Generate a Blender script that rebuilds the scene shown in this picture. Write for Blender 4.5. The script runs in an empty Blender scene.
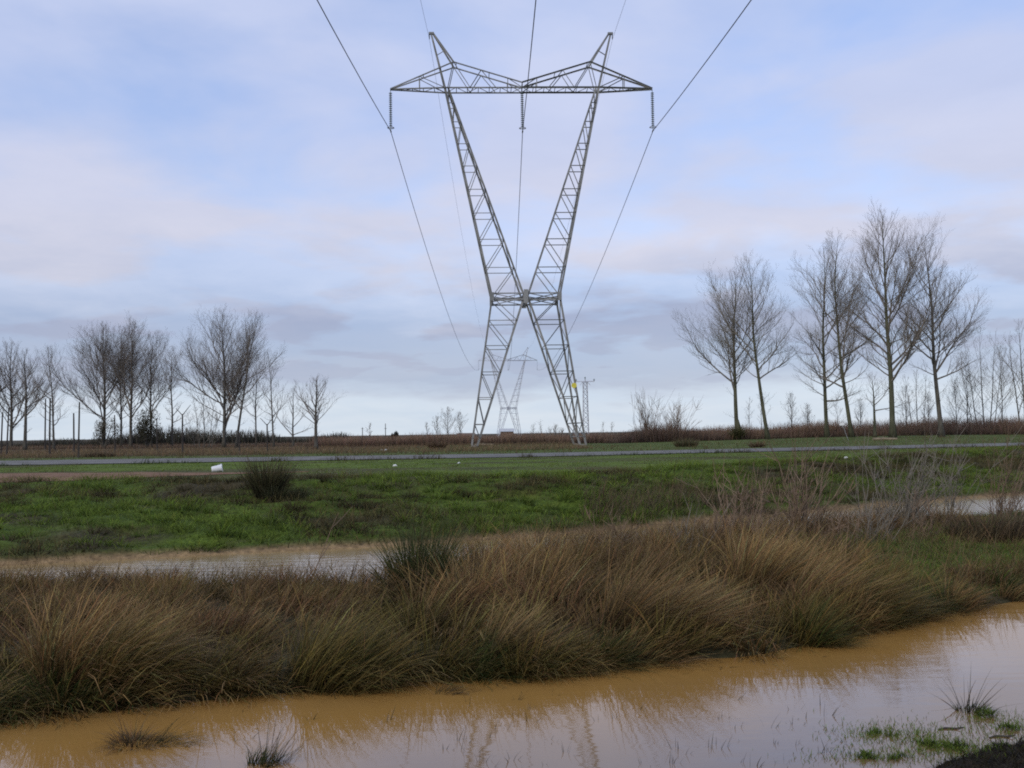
import bpy, math, random
import numpy as np
from mathutils import Vector, Matrix, Euler

R = math.radians
rng = np.random.default_rng(7)
random.seed(7)
scene = bpy.context.scene
COL = scene.collection

# ------------------------------------------------------------------ camera
EYE = 1.25
PITCH, ROLL, FPX = R(2.8), R(-0.8), 1000.0
cam_d = bpy.data.cameras.new("camera")
cam_d.sensor_width = 36.0
cam_d.lens = 36.0 * FPX / 1024.0
cam_d.clip_start, cam_d.clip_end = 0.1, 12000
cam = bpy.data.objects.new("camera", cam_d)
COL.objects.link(cam)
CR = Matrix.Rotation(R(90) + PITCH, 4, 'X') @ Matrix.Rotation(ROLL, 4, 'Z')
cam.matrix_world = Matrix.Translation((0, 0, EYE)) @ CR
scene.camera = cam
CR3 = CR.to_3x3()

def ray(px, py):
    return CR3 @ Vector(((px - 512) / FPX, -(py - 384) / FPX, -1.0))
def on_z(px, py, z):            # survey: sight line -> point at height z
    d = ray(px, py); t = (z - EYE) / d.z
    return Vector((d.x * t, d.y * t, z))
def on_y(px, py, Y):            # survey: sight line -> point at distance Y
    d = ray(px, py); t = Y / d.y
    return Vector((d.x * t, Y, EYE + d.z * t))

# ------------------------------------------------------------------ helpers
def tag(o, label=None, cat=None, group=None, kind=None):
    if label: o["label"] = label
    if cat: o["category"] = cat
    if group: o["group"] = group
    if kind: o["kind"] = kind
    return o
def empty(name, loc, label, cat, group=None, rz=0.0):
    o = bpy.data.objects.new(name, None); COL.objects.link(o)
    o.location = loc; o.rotation_euler = (0, 0, rz); o.empty_display_size = 0.3
    return tag(o, label, cat, group)
def link(name, me, parent=None, loc=None):
    o = bpy.data.objects.new(name, me); COL.objects.link(o)
    if parent: o.parent = parent
    if loc is not None: o.location = loc
    return o

class MB:
    """collects tubes, bars and boxes into one mesh"""
    def __init__(s): s.v = []; s.f = []
    def tube(s, pts, rad, n=5, cap=True, open_end=False):
        base = len(s.v); m = len(pts)
        pts = [Vector(p) for p in pts]
        prev = None
        for i, p in enumerate(pts):
            d = (pts[min(i + 1, m - 1)] - pts[max(i - 1, 0)])
            if d.length < 1e-9: d = Vector((0, 0, 1))
            d.normalize()
            if prev is None:
                a = d.orthogonal().normalized()
            else:
                a = prev - d * prev.dot(d)
                a = a.normalized() if a.length > 1e-6 else d.orthogonal().normalized()
            prev = a
            b = d.cross(a)
            r = rad[i] if hasattr(rad, '__len__') else rad
            for k in range(n):
                t = 2 * math.pi * k / n
                q = p + (a * math.cos(t) + b * math.sin(t)) * r
                s.v.append((q.x, q.y, q.z))
        for i in range(m - 1):
            for k in range(n):
                k2 = (k + 1) % n
                s.f.append((base + i*n + k, base + i*n + k2, base + (i+1)*n + k2, base + (i+1)*n + k))
        if cap:
            s.f.append(tuple(base + k for k in reversed(range(n))))
            s.f.append(tuple(base + (m-1)*n + k for k in range(n)))
    def bar(s, p0, p1, w, w2=None):
        """steel angle section between two points"""
        p0, p1 = Vector(p0), Vector(p1); d = (p1 - p0)
        if d.length < 1e-6: return
        d.normalize()
        a = d.cross(Vector((0, 1, 0)))
        a = a.normalized() if a.length > 1e-3 else Vector((1, 0, 0))
        b = d.cross(a); t = w * 0.14
        prof = [(-w/2, -w/2), (w/2, -w/2), (w/2, -w/2 + t), (-w/2 + t, -w/2 + t), (-w/2 + t, w/2), (-w/2, w/2)]
        base = len(s.v)
        for p in (p0, p1):
            for x, y in prof:
                q = p + a * x + b * y; s.v.append((q.x, q.y, q.z))
        for k in range(6):
            k2 = (k + 1) % 6
            s.f.append((base + k, base + k2, base + 6 + k2, base + 6 + k))
        s.f.append((base, base+1, base+2, base+3)); s.f.append((base, base+3, base+4, base+5))
        s.f.append((base+9, base+8, base+7, base+6)); s.f.append((base+11, base+10, base+9, base+6))
    def box(s, c, size, rz=0.0):
        c = Vector(c); hx, hy, hz = [q / 2 for q in size]; base = len(s.v)
        cs, sn = math.cos(rz), math.sin(rz)
        for z in (-hz, hz):
            for x, y in ((-hx, -hy), (hx, -hy), (hx, hy), (-hx, hy)):
                s.v.append((c.x + x*cs - y*sn, c.y + x*sn + y*cs, c.z + z))
        for f in ((3,2,1,0), (4,5,6,7), (0,1,5,4), (1,2,6,5), (2,3,7,6), (3,0,4,7)):
            s.f.append(tuple(base + i for i in f))
    def build(s, name, m, parent=None, loc=None, smooth=False):
        me = bpy.data.meshes.new(name); me.from_pydata(s.v, [], s.f); me.update()
        if smooth: me.polygons.foreach_set("use_smooth", np.ones(len(me.polygons), bool))
        if m: me.materials.append(m)
        return link(name, me, parent, loc)

def quad_mesh(name, V, F, colors=None, smooth=False):
    me = bpy.data.meshes.new(name)
    V = np.ascontiguousarray(V, np.float32); F = np.ascontiguousarray(F, np.int32)
    me.vertices.add(len(V)); me.vertices.foreach_set("co", V.ravel())
    k = F.shape[1]
    me.loops.add(F.size); me.loops.foreach_set("vertex_index", F.ravel())
    me.polygons.add(len(F))
    me.polygons.foreach_set("loop_start", np.arange(0, F.size, k, dtype=np.int32))
    me.polygons.foreach_set("loop_total", np.full(len(F), k, np.int32))
    if smooth: me.polygons.foreach_set("use_smooth", np.ones(len(F), bool))
    me.update(calc_edges=True)
    if colors is not None:
        a = me.color_attributes.new("tint", 'FLOAT_COLOR', 'POINT')
        c = np.ones((len(V), 4), np.float32); c[:, :3] = colors
        a.data.foreach_set("color", c.ravel())
    return me

# value noise ------------------------------------------------------
_G = np.random.default_rng(3).random((256, 256))
def vnoise(x, y):
    xi = np.floor(x).astype(int); yi = np.floor(y).astype(int)
    fx = x - xi; fy = y - yi
    fx = fx*fx*(3-2*fx); fy = fy*fy*(3-2*fy)
    a = _G[xi % 256, yi % 256]; b = _G[(xi+1) % 256, yi % 256]
    c = _G[xi % 256, (yi+1) % 256]; d = _G[(xi+1) % 256, (yi+1) % 256]
    return (a*(1-fx)+b*fx)*(1-fy) + (c*(1-fx)+d*fx)*fy
def fbm(x, y, o=3):
    s = 0; a = 0.5
    for i in range(o):
        s = s + a * (vnoise(x*2**i + 17.3*i, y*2**i + 5.1*i) - 0.5); a *= 0.5
    return s

# ------------------------------------------------------------------ materials
def new_mat(name):
    m = bpy.data.materials.new(name); m.use_nodes = True
    nt = m.node_tree
    return m, nt, nt.nodes["Principled BSDF"]
def N(nt, t, **kw):
    n = nt.nodes.new(t)
    for k, v in kw.items(): setattr(n, k, v)
    return n
def noise_mat(name, c1, c2, scale=8.0, rough=0.85, bump=0.0, metallic=0.0, detail=5.0, stretch=None):
    m, nt, b = new_mat(name)
    tc = N(nt, "ShaderNodeTexCoord"); nz = N(nt, "ShaderNodeTexNoise")
    nz.inputs["Scale"].default_value = scale; nz.inputs["Detail"].default_value = detail
    if stretch:
        mp = N(nt, "ShaderNodeMapping"); mp.inputs["Scale"].default_value = stretch
        nt.links.new(tc.outputs["Object"], mp.inputs["Vector"]); nt.links.new(mp.outputs["Vector"], nz.inputs["Vector"])
    else:
        nt.links.new(tc.outputs["Object"], nz.inputs["Vector"])
    rp = N(nt, "ShaderNodeValToRGB")
    rp.color_ramp.elements[0].position = 0.32; rp.color_ramp.elements[1].position = 0.68
    rp.color_ramp.elements[0].color = (*c1, 1); rp.color_ramp.elements[1].color = (*c2, 1)
    nt.links.new(nz.outputs["Fac"], rp.inputs["Fac"]); nt.links.new(rp.outputs["Color"], b.inputs["Base Color"])
    b.inputs["Roughness"].default_value = rough; b.inputs["Metallic"].default_value = metallic
    b.inputs["Specular IOR Level"].default_value = 0.25
    if bump:
        bp = N(nt, "ShaderNodeBump"); bp.inputs["Strength"].default_value = bump
        nt.links.new(nz.outputs["Fac"], bp.inputs["Height"]); nt.links.new(bp.outputs["Normal"], b.inputs["Normal"])
    return m

M = {}
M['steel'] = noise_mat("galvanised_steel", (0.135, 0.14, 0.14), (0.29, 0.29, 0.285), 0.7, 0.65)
M['steel_far'] = noise_mat("galvanised_steel_hazed", (0.40, 0.42, 0.46), (0.52, 0.54, 0.58), 1.0, 0.7)  # distance haze painted into the colour: paler, bluer copy of the steel
M['glass_disc'] = noise_mat("insulator_glass", (0.13, 0.16, 0.15), (0.25, 0.30, 0.28), 6.0, 0.25)
M['cable'] = noise_mat("aluminium_cable", (0.035, 0.035, 0.04), (0.06, 0.06, 0.065), 2.0, 0.6)
M['concrete'] = noise_mat("concrete", (0.17, 0.165, 0.15), (0.26, 0.25, 0.23), 6.0, 0.9, 0.2)
M['yellow'] = noise_mat("yellow_plate", (0.55, 0.47, 0.05), (0.70, 0.62, 0.10), 4.0, 0.5)
M['white'] = noise_mat("white_plastic", (0.66, 0.67, 0.68), (0.80, 0.80, 0.78), 5.0, 0.5)
M['bark'] = noise_mat("poplar_bark", (0.050, 0.045, 0.036), (0.125, 0.115, 0.095), 5.0, 0.9, 0.4, stretch=(1, 1, .25))
M['bark_green'] = noise_mat("mossy_bark", (0.045, 0.046, 0.028), (0.105, 0.105, 0.065), 4.0, 0.9, 0.4, stretch=(1, 1, .25))
M['twig'] = noise_mat("bare_twigs", (0.11, 0.094, 0.078), (0.21, 0.18, 0.15), 0.6, 0.9)
M['twig_pale'] = noise_mat("pale_twigs", (0.12, 0.105, 0.085), (0.21, 0.185, 0.15), 0.6, 0.9)
M['twig_red'] = noise_mat("reddish_twigs", (0.12, 0.082, 0.055), (0.24, 0.17, 0.115), 0.8, 0.9)
M['wood'] = noise_mat("weathered_wood", (0.035, 0.03, 0.026), (0.075, 0.065, 0.055), 6.0, 0.9, 0.3, stretch=(1, 1, .2))
M['log'] = noise_mat("pale_cut_wood", (0.16, 0.13, 0.09), (0.30, 0.24, 0.16), 4.0, 0.9)
M['roof'] = noise_mat("pale_sheet_roof", (0.42, 0.43, 0.44), (0.55, 0.55, 0.54), 2.0, 0.6)
M['brick'] = noise_mat("brown_wall", (0.12, 0.08, 0.06), (0.18, 0.125, 0.095), 3.0, 0.9)
M['rust'] = noise_mat("rusty_scrap", (0.05, 0.035, 0.025), (0.11, 0.07, 0.045), 6.0, 0.9)

def blade_mat(name, rough=0.75, trans=0.25):
    m, nt, b = new_mat(name)
    at = N(nt, "ShaderNodeAttribute", attribute_name="tint")
    nt.links.new(at.outputs["Color"], b.inputs["Base Color"])
    b.inputs["Roughness"].default_value = rough
    b.inputs["Specular IOR Level"].default_value = 0.2
    tr = N(nt, "ShaderNodeBsdfTranslucent"); mx = N(nt, "ShaderNodeMixShader")
    mx.inputs["Fac"].default_value = trans
    nt.links.new(at.outputs["Color"], tr.inputs["Color"])
    nt.links.new(b.outputs["BSDF"], mx.inputs[1]); nt.links.new(tr.outputs["BSDF"], mx.inputs[2])
    nt.links.new(mx.outputs["Shader"], nt.nodes["Material Output"].inputs["Surface"])
    return m
M['blade'] = blade_mat("grass_blades")

# ground
m, nt, b = new_mat("field_ground")
at = N(nt, "ShaderNodeAttribute", attribute_name="tint")
tc = N(nt, "ShaderNodeTexCoord")
n1 = N(nt, "ShaderNodeTexNoise"); n1.inputs["Scale"].default_value = 0.55; n1.inputs["Detail"].default_value = 8; n1.inputs["Roughness"].default_value = 0.68
n2 = N(nt, "ShaderNodeTexNoise"); n2.inputs["Scale"].default_value = 9.0; n2.inputs["Detail"].default_value = 6
nt.links.new(tc.outputs["Object"], n1.inputs["Vector"]); nt.links.new(tc.outputs["Object"], n2.inputs["Vector"])
mr1 = N(nt, "ShaderNodeMapRange"); mr1.inputs["From Min"].default_value = 0.3; mr1.inputs["From Max"].default_value = 0.7; mr1.inputs["To Min"].default_value = 0.55; mr1.inputs["To Max"].default_value = 1.35
mr2 = N(nt, "ShaderNodeMapRange"); mr2.inputs["From Min"].default_value = 0.3; mr2.inputs["From Max"].default_value = 0.7; mr2.inputs["To Min"].default_value = 0.6; mr2.inputs["To Max"].default_value = 1.3
nt.links.new(n1.outputs["Fac"], mr1.inputs["Value"]); nt.links.new(n2.outputs["Fac"], mr2.inputs["Value"])
mu = N(nt, "ShaderNodeMath", operation='MULTIPLY'); nt.links.new(mr1.outputs["Result"], mu.inputs[0]); nt.links.new(mr2.outputs["Result"], mu.inputs[1])
vm = N(nt, "ShaderNodeVectorMath", operation='SCALE'); nt.links.new(at.outputs["Color"], vm.inputs[0]); nt.links.new(mu.outputs["Value"], vm.inputs["Scale"])
nt.links.new(vm.outputs["Vector"], b.inputs["Base Color"])
b.inputs["Roughness"].default_value = 0.95; b.inputs["Specular IOR Level"].default_value = 0.1
bp = N(nt, "ShaderNodeBump"); bp.inputs["Strength"].default_value = 0.7; bp.inputs["Distance"].default_value = 0.06
nt.links.new(n2.outputs["Fac"], bp.inputs["Height"]); nt.links.new(bp.outputs["Normal"], b.inputs["Normal"])
M['ground'] = m

# muddy water
m, nt, b = new_mat("muddy_water")
tc = N(nt, "ShaderNodeTexCoord")
nz = N(nt, "ShaderNodeTexNoise"); nz.inputs["Scale"].default_value = 0.8; nz.inputs["Detail"].default_value = 4
nt.links.new(tc.outputs["Object"], nz.inputs["Vector"])
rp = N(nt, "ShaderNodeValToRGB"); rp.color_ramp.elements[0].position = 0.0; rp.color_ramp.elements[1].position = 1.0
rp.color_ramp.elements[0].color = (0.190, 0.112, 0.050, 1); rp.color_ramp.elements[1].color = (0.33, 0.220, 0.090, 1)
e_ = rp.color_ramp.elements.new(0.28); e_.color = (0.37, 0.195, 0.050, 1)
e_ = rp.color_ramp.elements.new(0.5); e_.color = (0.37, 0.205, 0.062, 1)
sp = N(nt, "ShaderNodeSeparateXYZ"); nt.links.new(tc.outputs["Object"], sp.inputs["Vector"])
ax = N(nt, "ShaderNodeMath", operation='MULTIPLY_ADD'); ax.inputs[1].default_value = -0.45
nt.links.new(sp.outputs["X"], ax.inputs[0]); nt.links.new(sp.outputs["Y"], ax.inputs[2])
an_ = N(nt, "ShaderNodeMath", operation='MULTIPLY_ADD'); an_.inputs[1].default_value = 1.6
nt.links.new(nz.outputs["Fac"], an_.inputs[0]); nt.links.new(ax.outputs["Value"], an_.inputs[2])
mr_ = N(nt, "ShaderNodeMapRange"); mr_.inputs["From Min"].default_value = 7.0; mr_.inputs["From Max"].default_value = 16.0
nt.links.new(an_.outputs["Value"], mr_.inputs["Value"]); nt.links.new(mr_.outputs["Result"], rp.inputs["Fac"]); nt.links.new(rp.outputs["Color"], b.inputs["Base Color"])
b.inputs["Roughness"].default_value = 0.04; b.inputs["IOR"].default_value = 1.75
b.inputs["Specular IOR Level"].default_value = 0.5
rip = N(nt, "ShaderNodeTexNoise"); rip.inputs["Scale"].default_value = 3.2; rip.inputs["Detail"].default_value = 3
mp = N(nt, "ShaderNodeMapping"); mp.inputs["Scale"].default_value = (0.6, 1.6, 1); mp.inputs["Rotation"].default_value = (0, 0, R(-28))
nt.links.new(tc.outputs["Object"], mp.inputs["Vector"]); nt.links.new(mp.outputs["Vector"], rip.inputs["Vector"])
# the back channel is open to the wind, the front pool lies sheltered behind the bank
mrp = N(nt, "ShaderNodeMapRange"); mrp.inputs["From Min"].default_value = 11.5; mrp.inputs["From Max"].default_value = 14.5
mrp.inputs["To Min"].default_value = 0.035; mrp.inputs["To Max"].default_value = 0.22
nt.links.new(sp.outputs["Y"], mrp.inputs["Value"])
rgh = N(nt, "ShaderNodeMapRange"); rgh.inputs["From Min"].default_value = 11.5; rgh.inputs["From Max"].default_value = 14.5
rgh.inputs["To Min"].default_value = 0.04; rgh.inputs["To Max"].default_value = 0.16
nt.links.new(sp.outputs["Y"], rgh.inputs["Value"]); nt.links.new(rgh.outputs["Result"], b.inputs["Roughness"])
bp = N(nt, "ShaderNodeBump"); bp.inputs["Distance"].default_value = 0.05
nt.links.new(mrp.outputs["Result"], bp.inputs["Strength"])
nt.links.new(rip.outputs["Fac"], bp.inputs["Height"]); nt.links.new(bp.outputs["Normal"], b.inputs["Normal"])
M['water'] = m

M['asphalt'] = noise_mat("worn_asphalt", (0.11, 0.10, 0.085), (0.20, 0.185, 0.16), 0.7, 0.85, 0.1)
M['dirt'] = noise_mat("red_dirt", (0.14, 0.068, 0.034), (0.25, 0.14, 0.075), 1.5, 0.95, 0.3)

# ------------------------------------------------------------------ terrain survey lines
WATER = -1.0
def line(pts, z):
    P = sorted([(p.x, p.y) for p in (on_z(px, py, z) for px, py in pts)])
    xs = np.array([p[0] for p in P]); ys = np.array([p[1] for p in P])
    s0 = (ys[1]-ys[0])/(xs[1]-xs[0]); s1 = (ys[-1]-ys[-2])/(xs[-1]-xs[-2])
    s0 = min(max(s0, 0.1), .7); s1 = min(max(s1, .2), .7)
    def f(x):
        y = np.interp(x, xs, ys)
        y = np.where(x < xs[0], ys[0] + np.maximum(x - xs[0], -60) * s0, y)
        return np.where(x > xs[-1], ys[-1] + np.minimum(x - xs[-1], 120) * s1, y)
    return f
LA = line([(0,720),(200,701),(400,683),(560,673),(640,662),(740,658),(830,641),(900,620),(1000,604)], WATER)
LB = line([(0,590),(380,590),(560,562),(700,546),(900,528),(1024,516)], WATER)
LC = line([(0,566),(250,553),(400,546),(560,535),(700,522),(900,504),(1024,494)], WATER)
LD = line([(0,484),(250,483),(400,480),(512,481),(640,474),(800,464),(900,458),(1024,450)], -0.1)
LE = line([(0,464.6),(512,456.4),(1024,445.0)], 0.08)
LF = line([(0,460.2),(512,453.0),(1024,442.2)], 0.08)
def LS(x):                        # near shore
    return 5.3 + 0.6*np.exp(-((x-3.9)/1.5)**2) - 0.12*np.abs(x)*0
LP1 = line([(-60,482),(100,479),(250,475.5),(340,473.5)], 0.0)
LP2 = line([(-60,474),(100,473),(250,471),(340,470)], 0.0)

def lines_at(x):
    a, bb, c, d, e, f = LA(x), LB(x), LC(x), LD(x), LE(x), LF(x)
    s = LS(x)
    a = np.maximum(a, s + 1.2); bb = np.maximum(bb, a + 1.2); c = np.maximum(c, bb + .6)
    d = np.maximum(d, c + 2.0); e = np.maximum(e, d + 3); f = np.maximum(f, e + 3)
    return s, a, bb, c, d, e, f
WET = ((880, 734, 34, 8, 700), (925, 741, 22, 9, 500), (955, 748, 30, 9, 600), (880, 757, 50, 6, 700), (985, 716, 22, 5, 260), (1008, 727, 30, 8, 400), (965, 738, 60, 14, 300), (935, 727, 80, 10, 160))
HUM = [(*on_z(a_, b_, WATER)[:2], c_*.0062, d_*.022) for a_, b_, c_, d_, _ in WET[:6]]
def height(x, y, noise=True):
    x = np.asarray(x, float); y = np.asarray(y, float)
    s, a, bb, c, d, e, f = lines_at(x)
    mid = (a + bb) / 2
    bps = [s-2.2, s-.5, s+.15, s+.9, a-.55, a, a+.45, mid, bb-.35, bb, bb+.3, c-.25, c, c+.35, d-2.2, d, d+2.5]
    zs = [-.45, -.85, -1.06, -1.3, -1.22, -1.0, -.88, -.78, -.86, -1.0, -1.18, -1.18, -1.0, -.86, -.26, -.07, 0.0]
    z = np.full(np.broadcast(x, y).shape, zs[0])
    for i in range(len(zs)-1):
        t = np.clip((y - bps[i]) / np.maximum(bps[i+1] - bps[i], 1e-3), 0, 1)
        z = z + t * (zs[i+1] - zs[i])
    # low mud spit and drowned hummocks in the near right corner
    g = 1.35*np.exp(-(((x-3.3)/1.0)**2 + ((y-6.55)/.42)**2)) + 1.3*np.exp(-(((x-4.0)/.8)**2 + ((y-6.95)/.42)**2))
    z = z + np.minimum(1, g) * np.maximum(-.955 + .12*fbm(x*4, y*4, 3) - z, 0)
    for hx, hy, rx_, ry_ in HUM:
        z = z + np.minimum(1, 1.2*np.exp(-(((x-hx)/rx_)**2 + ((y-hy)/ry_)**2))) * np.maximum(-1.0 + .16*fbm(x*6, y*6, 3) - z, 0)
    if noise:
        w = np.clip((np.minimum(np.abs(y-e), np.abs(y-f)) - .6) / 1.5, 0, 1) * ((y < e) | (y > f))
        pw = 1 - ((y > LP1(x)-.6) & (y < LP2(x)+.6) & (x < -5)) * 1.0
        slope = np.clip((y-c)/1.0, 0, 1) * np.clip((d+1-y)/2.0, 0, 1)
        far = np.clip((y-f)/20, 0, 1)
        amp = .05 + .36*slope
        wl = np.clip(1 - np.abs(z-WATER)/.08, 0, 1)
        z = z + fbm(x*1.1, y*1.1, 4) * amp * w * pw * (1-.6*wl) + fbm(x*.05, y*.05, 2)*.15*far
    z = z - 2.3*np.clip((y-160)/160, 0, 1)*np.clip((y-160)/160, 0, 1)
    z = z + .3*np.clip((x-12)/25, 0, 1)*np.clip((y-f-4)/30, 0, 1)
    # road bed
    on = np.clip(1 - np.maximum(np.maximum(e-.5-y, y-f-.5), 0)/.8, 0, 1)
    return z*(1-on) + 0.02*on

def spaced(lo, hi, step, far, g):
    v = list(np.arange(lo, hi+1e-6, step)); s = step
    while v[-1] < far: s *= g; v.append(v[-1] + s)
    return v
xp = spaced(0, 16, .12, 4500, 1.06); gx = np.array([-q for q in reversed(xp[1:])] + xp)
yp = spaced(4.5, 34, .11, 6000, 1.05); yn = spaced(0, 1, .5, 200, 1.2)
gy = np.array([4.4 - q for q in reversed(yn[1:])] + [4.4] + yp)
X, Y = np.meshgrid(gx, gy)
Z = height(X, Y)
nx, ny = len(gx), len(gy)
idx = np.arange(nx*ny).reshape(ny, nx)
F = np.stack([idx[:-1,:-1], idx[:-1,1:], idx[1:,1:], idx[1:,:-1]], -1).reshape(-1, 4)
# zone colours
def mixc(c, col, w): return c*(1-w[..., None]) + np.array(col)*w[..., None]
s, a, bb, c, d, e, f = lines_at(X)
st = lambda q, w: np.clip(q/w+.5, 0, 1)
C = np.tile(np.array([0.05, 0.045, 0.022]), (ny, nx, 1))
C = mixc(C, (0.022, 0.016, 0.011), st(s+1.6-Y, .6))
C = mixc(C, (0.15, 0.09, 0.04), st(Y-s-.6, .5)*st(a-Y, .3)*st(WATER-.02-Z, .03))
grn = st(X-5.5+1.2*fbm(X, Y), 1.2)*st(Y-a-.5, .5)*st(bb-Y, .5)
C = mixc(C, (0.085, 0.120, 0.020), grn)
C = mixc(C, (0.26, 0.175, 0.090), st(Y-bb+.2, .4)*st(c+.25-Y, .3))
sl = st(Y-c-.3, .3)
nn = fbm(X*.35, Y*.35, 4)
C = mixc(C, (0.070, 0.100, 0.014), sl)
C = mixc(C, (0.060, 0.048, 0.024), sl*np.clip(nn*6 + .1 + .35*np.clip((X-4)/10, 0, 1), 0, 1)*st(d+2-Y, 3))
flat = st(Y-d-1, 2.5)
C = mixc(C, (0.110, 0.150, 0.024), flat)
C = mixc(C, (0.085, 0.075, 0.034), flat*np.clip(fbm(X*.12, Y*.5, 3)*6, 0, .8))
bey = st(Y-f-.5, 1.5)
C = mixc(C, (0.100, 0.125, 0.032), bey)
brown = st(Y - f - 10 - 8*fbm(X*.1, Y*.1) - 60*np.clip((X+18)/16, 0, 1), 4)
C = mixc(C, (0.120, 0.085, 0.045), bey*brown)
C = mixc(C, (0.075, 0.06, 0.035), st(Y-150, 40))
C = mixc(C, (0.115, 0.062, 0.034), np.clip(-nn*9-1.55, 0, 1)*sl*st(d-Y, 1)*st(c+4-Y, 2))
V = np.stack([X, Y, Z], -1).reshape(-1, 3)
me = quad_mesh("ground", V, F, C.reshape(-1, 3), smooth=True)
me.materials.append(M['ground'])
tag(link("ground", me), "muddy and grassy farmland with two water channels", None, None, "structure")

# water sheet, lying in the two channels
wx = np.linspace(-70, 90, 120)
s, a, bb, c, d, e, f = lines_at(wx)
wv = []; wf = []
for lo, hi in ((s-1.6, a+.35), (bb-.3, c+.3)):
    base = len(wv)
    for i in range(len(wx)):
        wv.append((wx[i], lo[i], WATER)); wv.append((wx[i], hi[i], WATER))
    for i in range(len(wx)-1):
        wf.append((base+2*i, base+2*i+2, base+2*i+3, base+2*i+1))
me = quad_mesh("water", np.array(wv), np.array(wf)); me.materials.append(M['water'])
tag(link("water", me), "shallow orange-brown muddy flood water reflecting the sky", None, None, "structure")

def strip(name, xs, lo, hi, zf, mat, label, cross=6):
    vv = []; ff = []
    for i, x in enumerate(xs):
        for k in range(cross+1):
            y = lo[i] + (hi[i]-lo[i])*k/cross
            vv.append((x, y, float(zf(x, y, k/cross))))
    n = cross+1
    for i in range(len(xs)-1):
        for k in range(cross):
            ff.append((i*n+k, (i+1)*n+k, (i+1)*n+k+1, i*n+k+1))
    me = quad_mesh(name, np.array(vv), np.array(ff), smooth=True); me.materials.append(mat)
    return tag(link(name, me), label, None, None, "structure")
rx = np.concatenate([np.linspace(-160, -50, 20)[:-1], np.linspace(-50, 80, 150), np.linspace(80, 300, 30)[1:]])
_, _, _, _, _, e, f = lines_at(rx)
strip("road", rx, e, f, lambda x, y, t: 0.05 + .05*math.sin(math.pi*t), M['asphalt'], "narrow grey asphalt country road across the field")
pxs = np.linspace(-40, -7.0, 110)
p1 = LP1(pxs) + .9*fbm(pxs*.7, pxs*0+3, 3); p2 = LP2(pxs) + .9*fbm(pxs*.6, pxs*0+9, 3)
tp = np.clip((-7.0-pxs)/7, 0, 1); md = (p1+p2)/2
p1 = md + (p1-md)*tp; p2 = md + (p2-md)*tp
strip("path", pxs, p1, np.maximum(p2, p1+.02), lambda x, y, t: float(height(x, y)) + .012 + .02*math.sin(math.pi*t), M['dirt'], "reddish dirt track in the grass before the road", 5)

# ------------------------------------------------------------------ blades of grass
def blades(P, L, tilt, az, curve, w, cb, ct, K=4):
    """P (n,3) roots; az lean direction; ribbons that arch over. returns V,F,C"""
    n = len(P)
    k = np.arange(K+1)/K
    th = np.clip(tilt[:, None] + curve[:, None]*k[None, :], -2.4, 2.4)
    ds = L[:, None]/K
    hx = np.cumsum(np.concatenate([np.zeros((n, 1)), (np.sin(th[:, :-1])*ds)], 1), 1)
    hz = np.cumsum(np.concatenate([np.zeros((n, 1)), (np.cos(th[:, :-1])*ds)], 1), 1)
    cx = P[:, 0:1] + hx*np.cos(az)[:, None]; cy = P[:, 1:2] + hx*np.sin(az)[:, None]; cz = P[:, 2:3] + hz
    ph = rng.uniform(0, math.pi, n)
    wk = w[:, None]*np.array([.8, 1, .85, .55, .12] if K == 4 else np.linspace(1, .15, K+1))[None, :]*.5
    sx = np.cos(ph)[:, None]*wk; sy = np.sin(ph)[:, None]*wk
    V = np.empty((n, K+1, 2, 3))
    V[:, :, 0, 0] = cx-sx; V[:, :, 0, 1] = cy-sy; V[:, :, 0, 2] = cz
    V[:, :, 1, 0] = cx+sx; V[:, :, 1, 1] = cy+sy; V[:, :, 1, 2] = cz
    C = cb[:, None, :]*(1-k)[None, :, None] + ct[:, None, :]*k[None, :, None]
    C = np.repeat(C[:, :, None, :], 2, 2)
    i0 = (np.arange(n)*(K+1)*2)[:, None] + (np.arange(K)*2)[None, :]
    F = np.stack([i0, i0+1, i0+3, i0+2], -1)
    return V.reshape(-1, 3), F.reshape(-1, 4), C.reshape(-1, 3)
def joined(parts):
    off = 0; Vs = []; Fs = []; Cs = []
    for v, f_, c_ in parts:
        Vs.append(v); Fs.append(f_+off); Cs.append(c_); off += len(v)
    return np.concatenate(Vs), np.concatenate(Fs), np.concatenate(Cs)
def blade_object(name, parts, origin=None, parent=None):
    v, f_, c_ = joined(parts)
    if origin is not None: v = v - np.array(origin)
    me = quad_mesh(name, v, f_, c_); me.materials.append(M['blade'])
    return link(name, me, parent, origin)
def jit(col, n, s=.25, hue=.08):
    c = np.array(col)[None, :]*(1+rng.normal(0, s, (n, 1))) * (1+rng.normal(0, hue, (n, 3)))
    return np.clip(c, .004, .6)
DRY_B, DRY_T = (0.020, 0.013, 0.005), (0.360, 0.228, 0.088)  # dry, olive and red grass: dark root colours paint in the shade between blades
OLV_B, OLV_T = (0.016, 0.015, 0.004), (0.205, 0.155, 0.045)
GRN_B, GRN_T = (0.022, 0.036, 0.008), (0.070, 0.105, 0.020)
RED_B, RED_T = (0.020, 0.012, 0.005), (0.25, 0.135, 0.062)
DRK_B, DRK_T = (0.014, 0.015, 0.007), (0.060, 0.058, 0.026)
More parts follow.
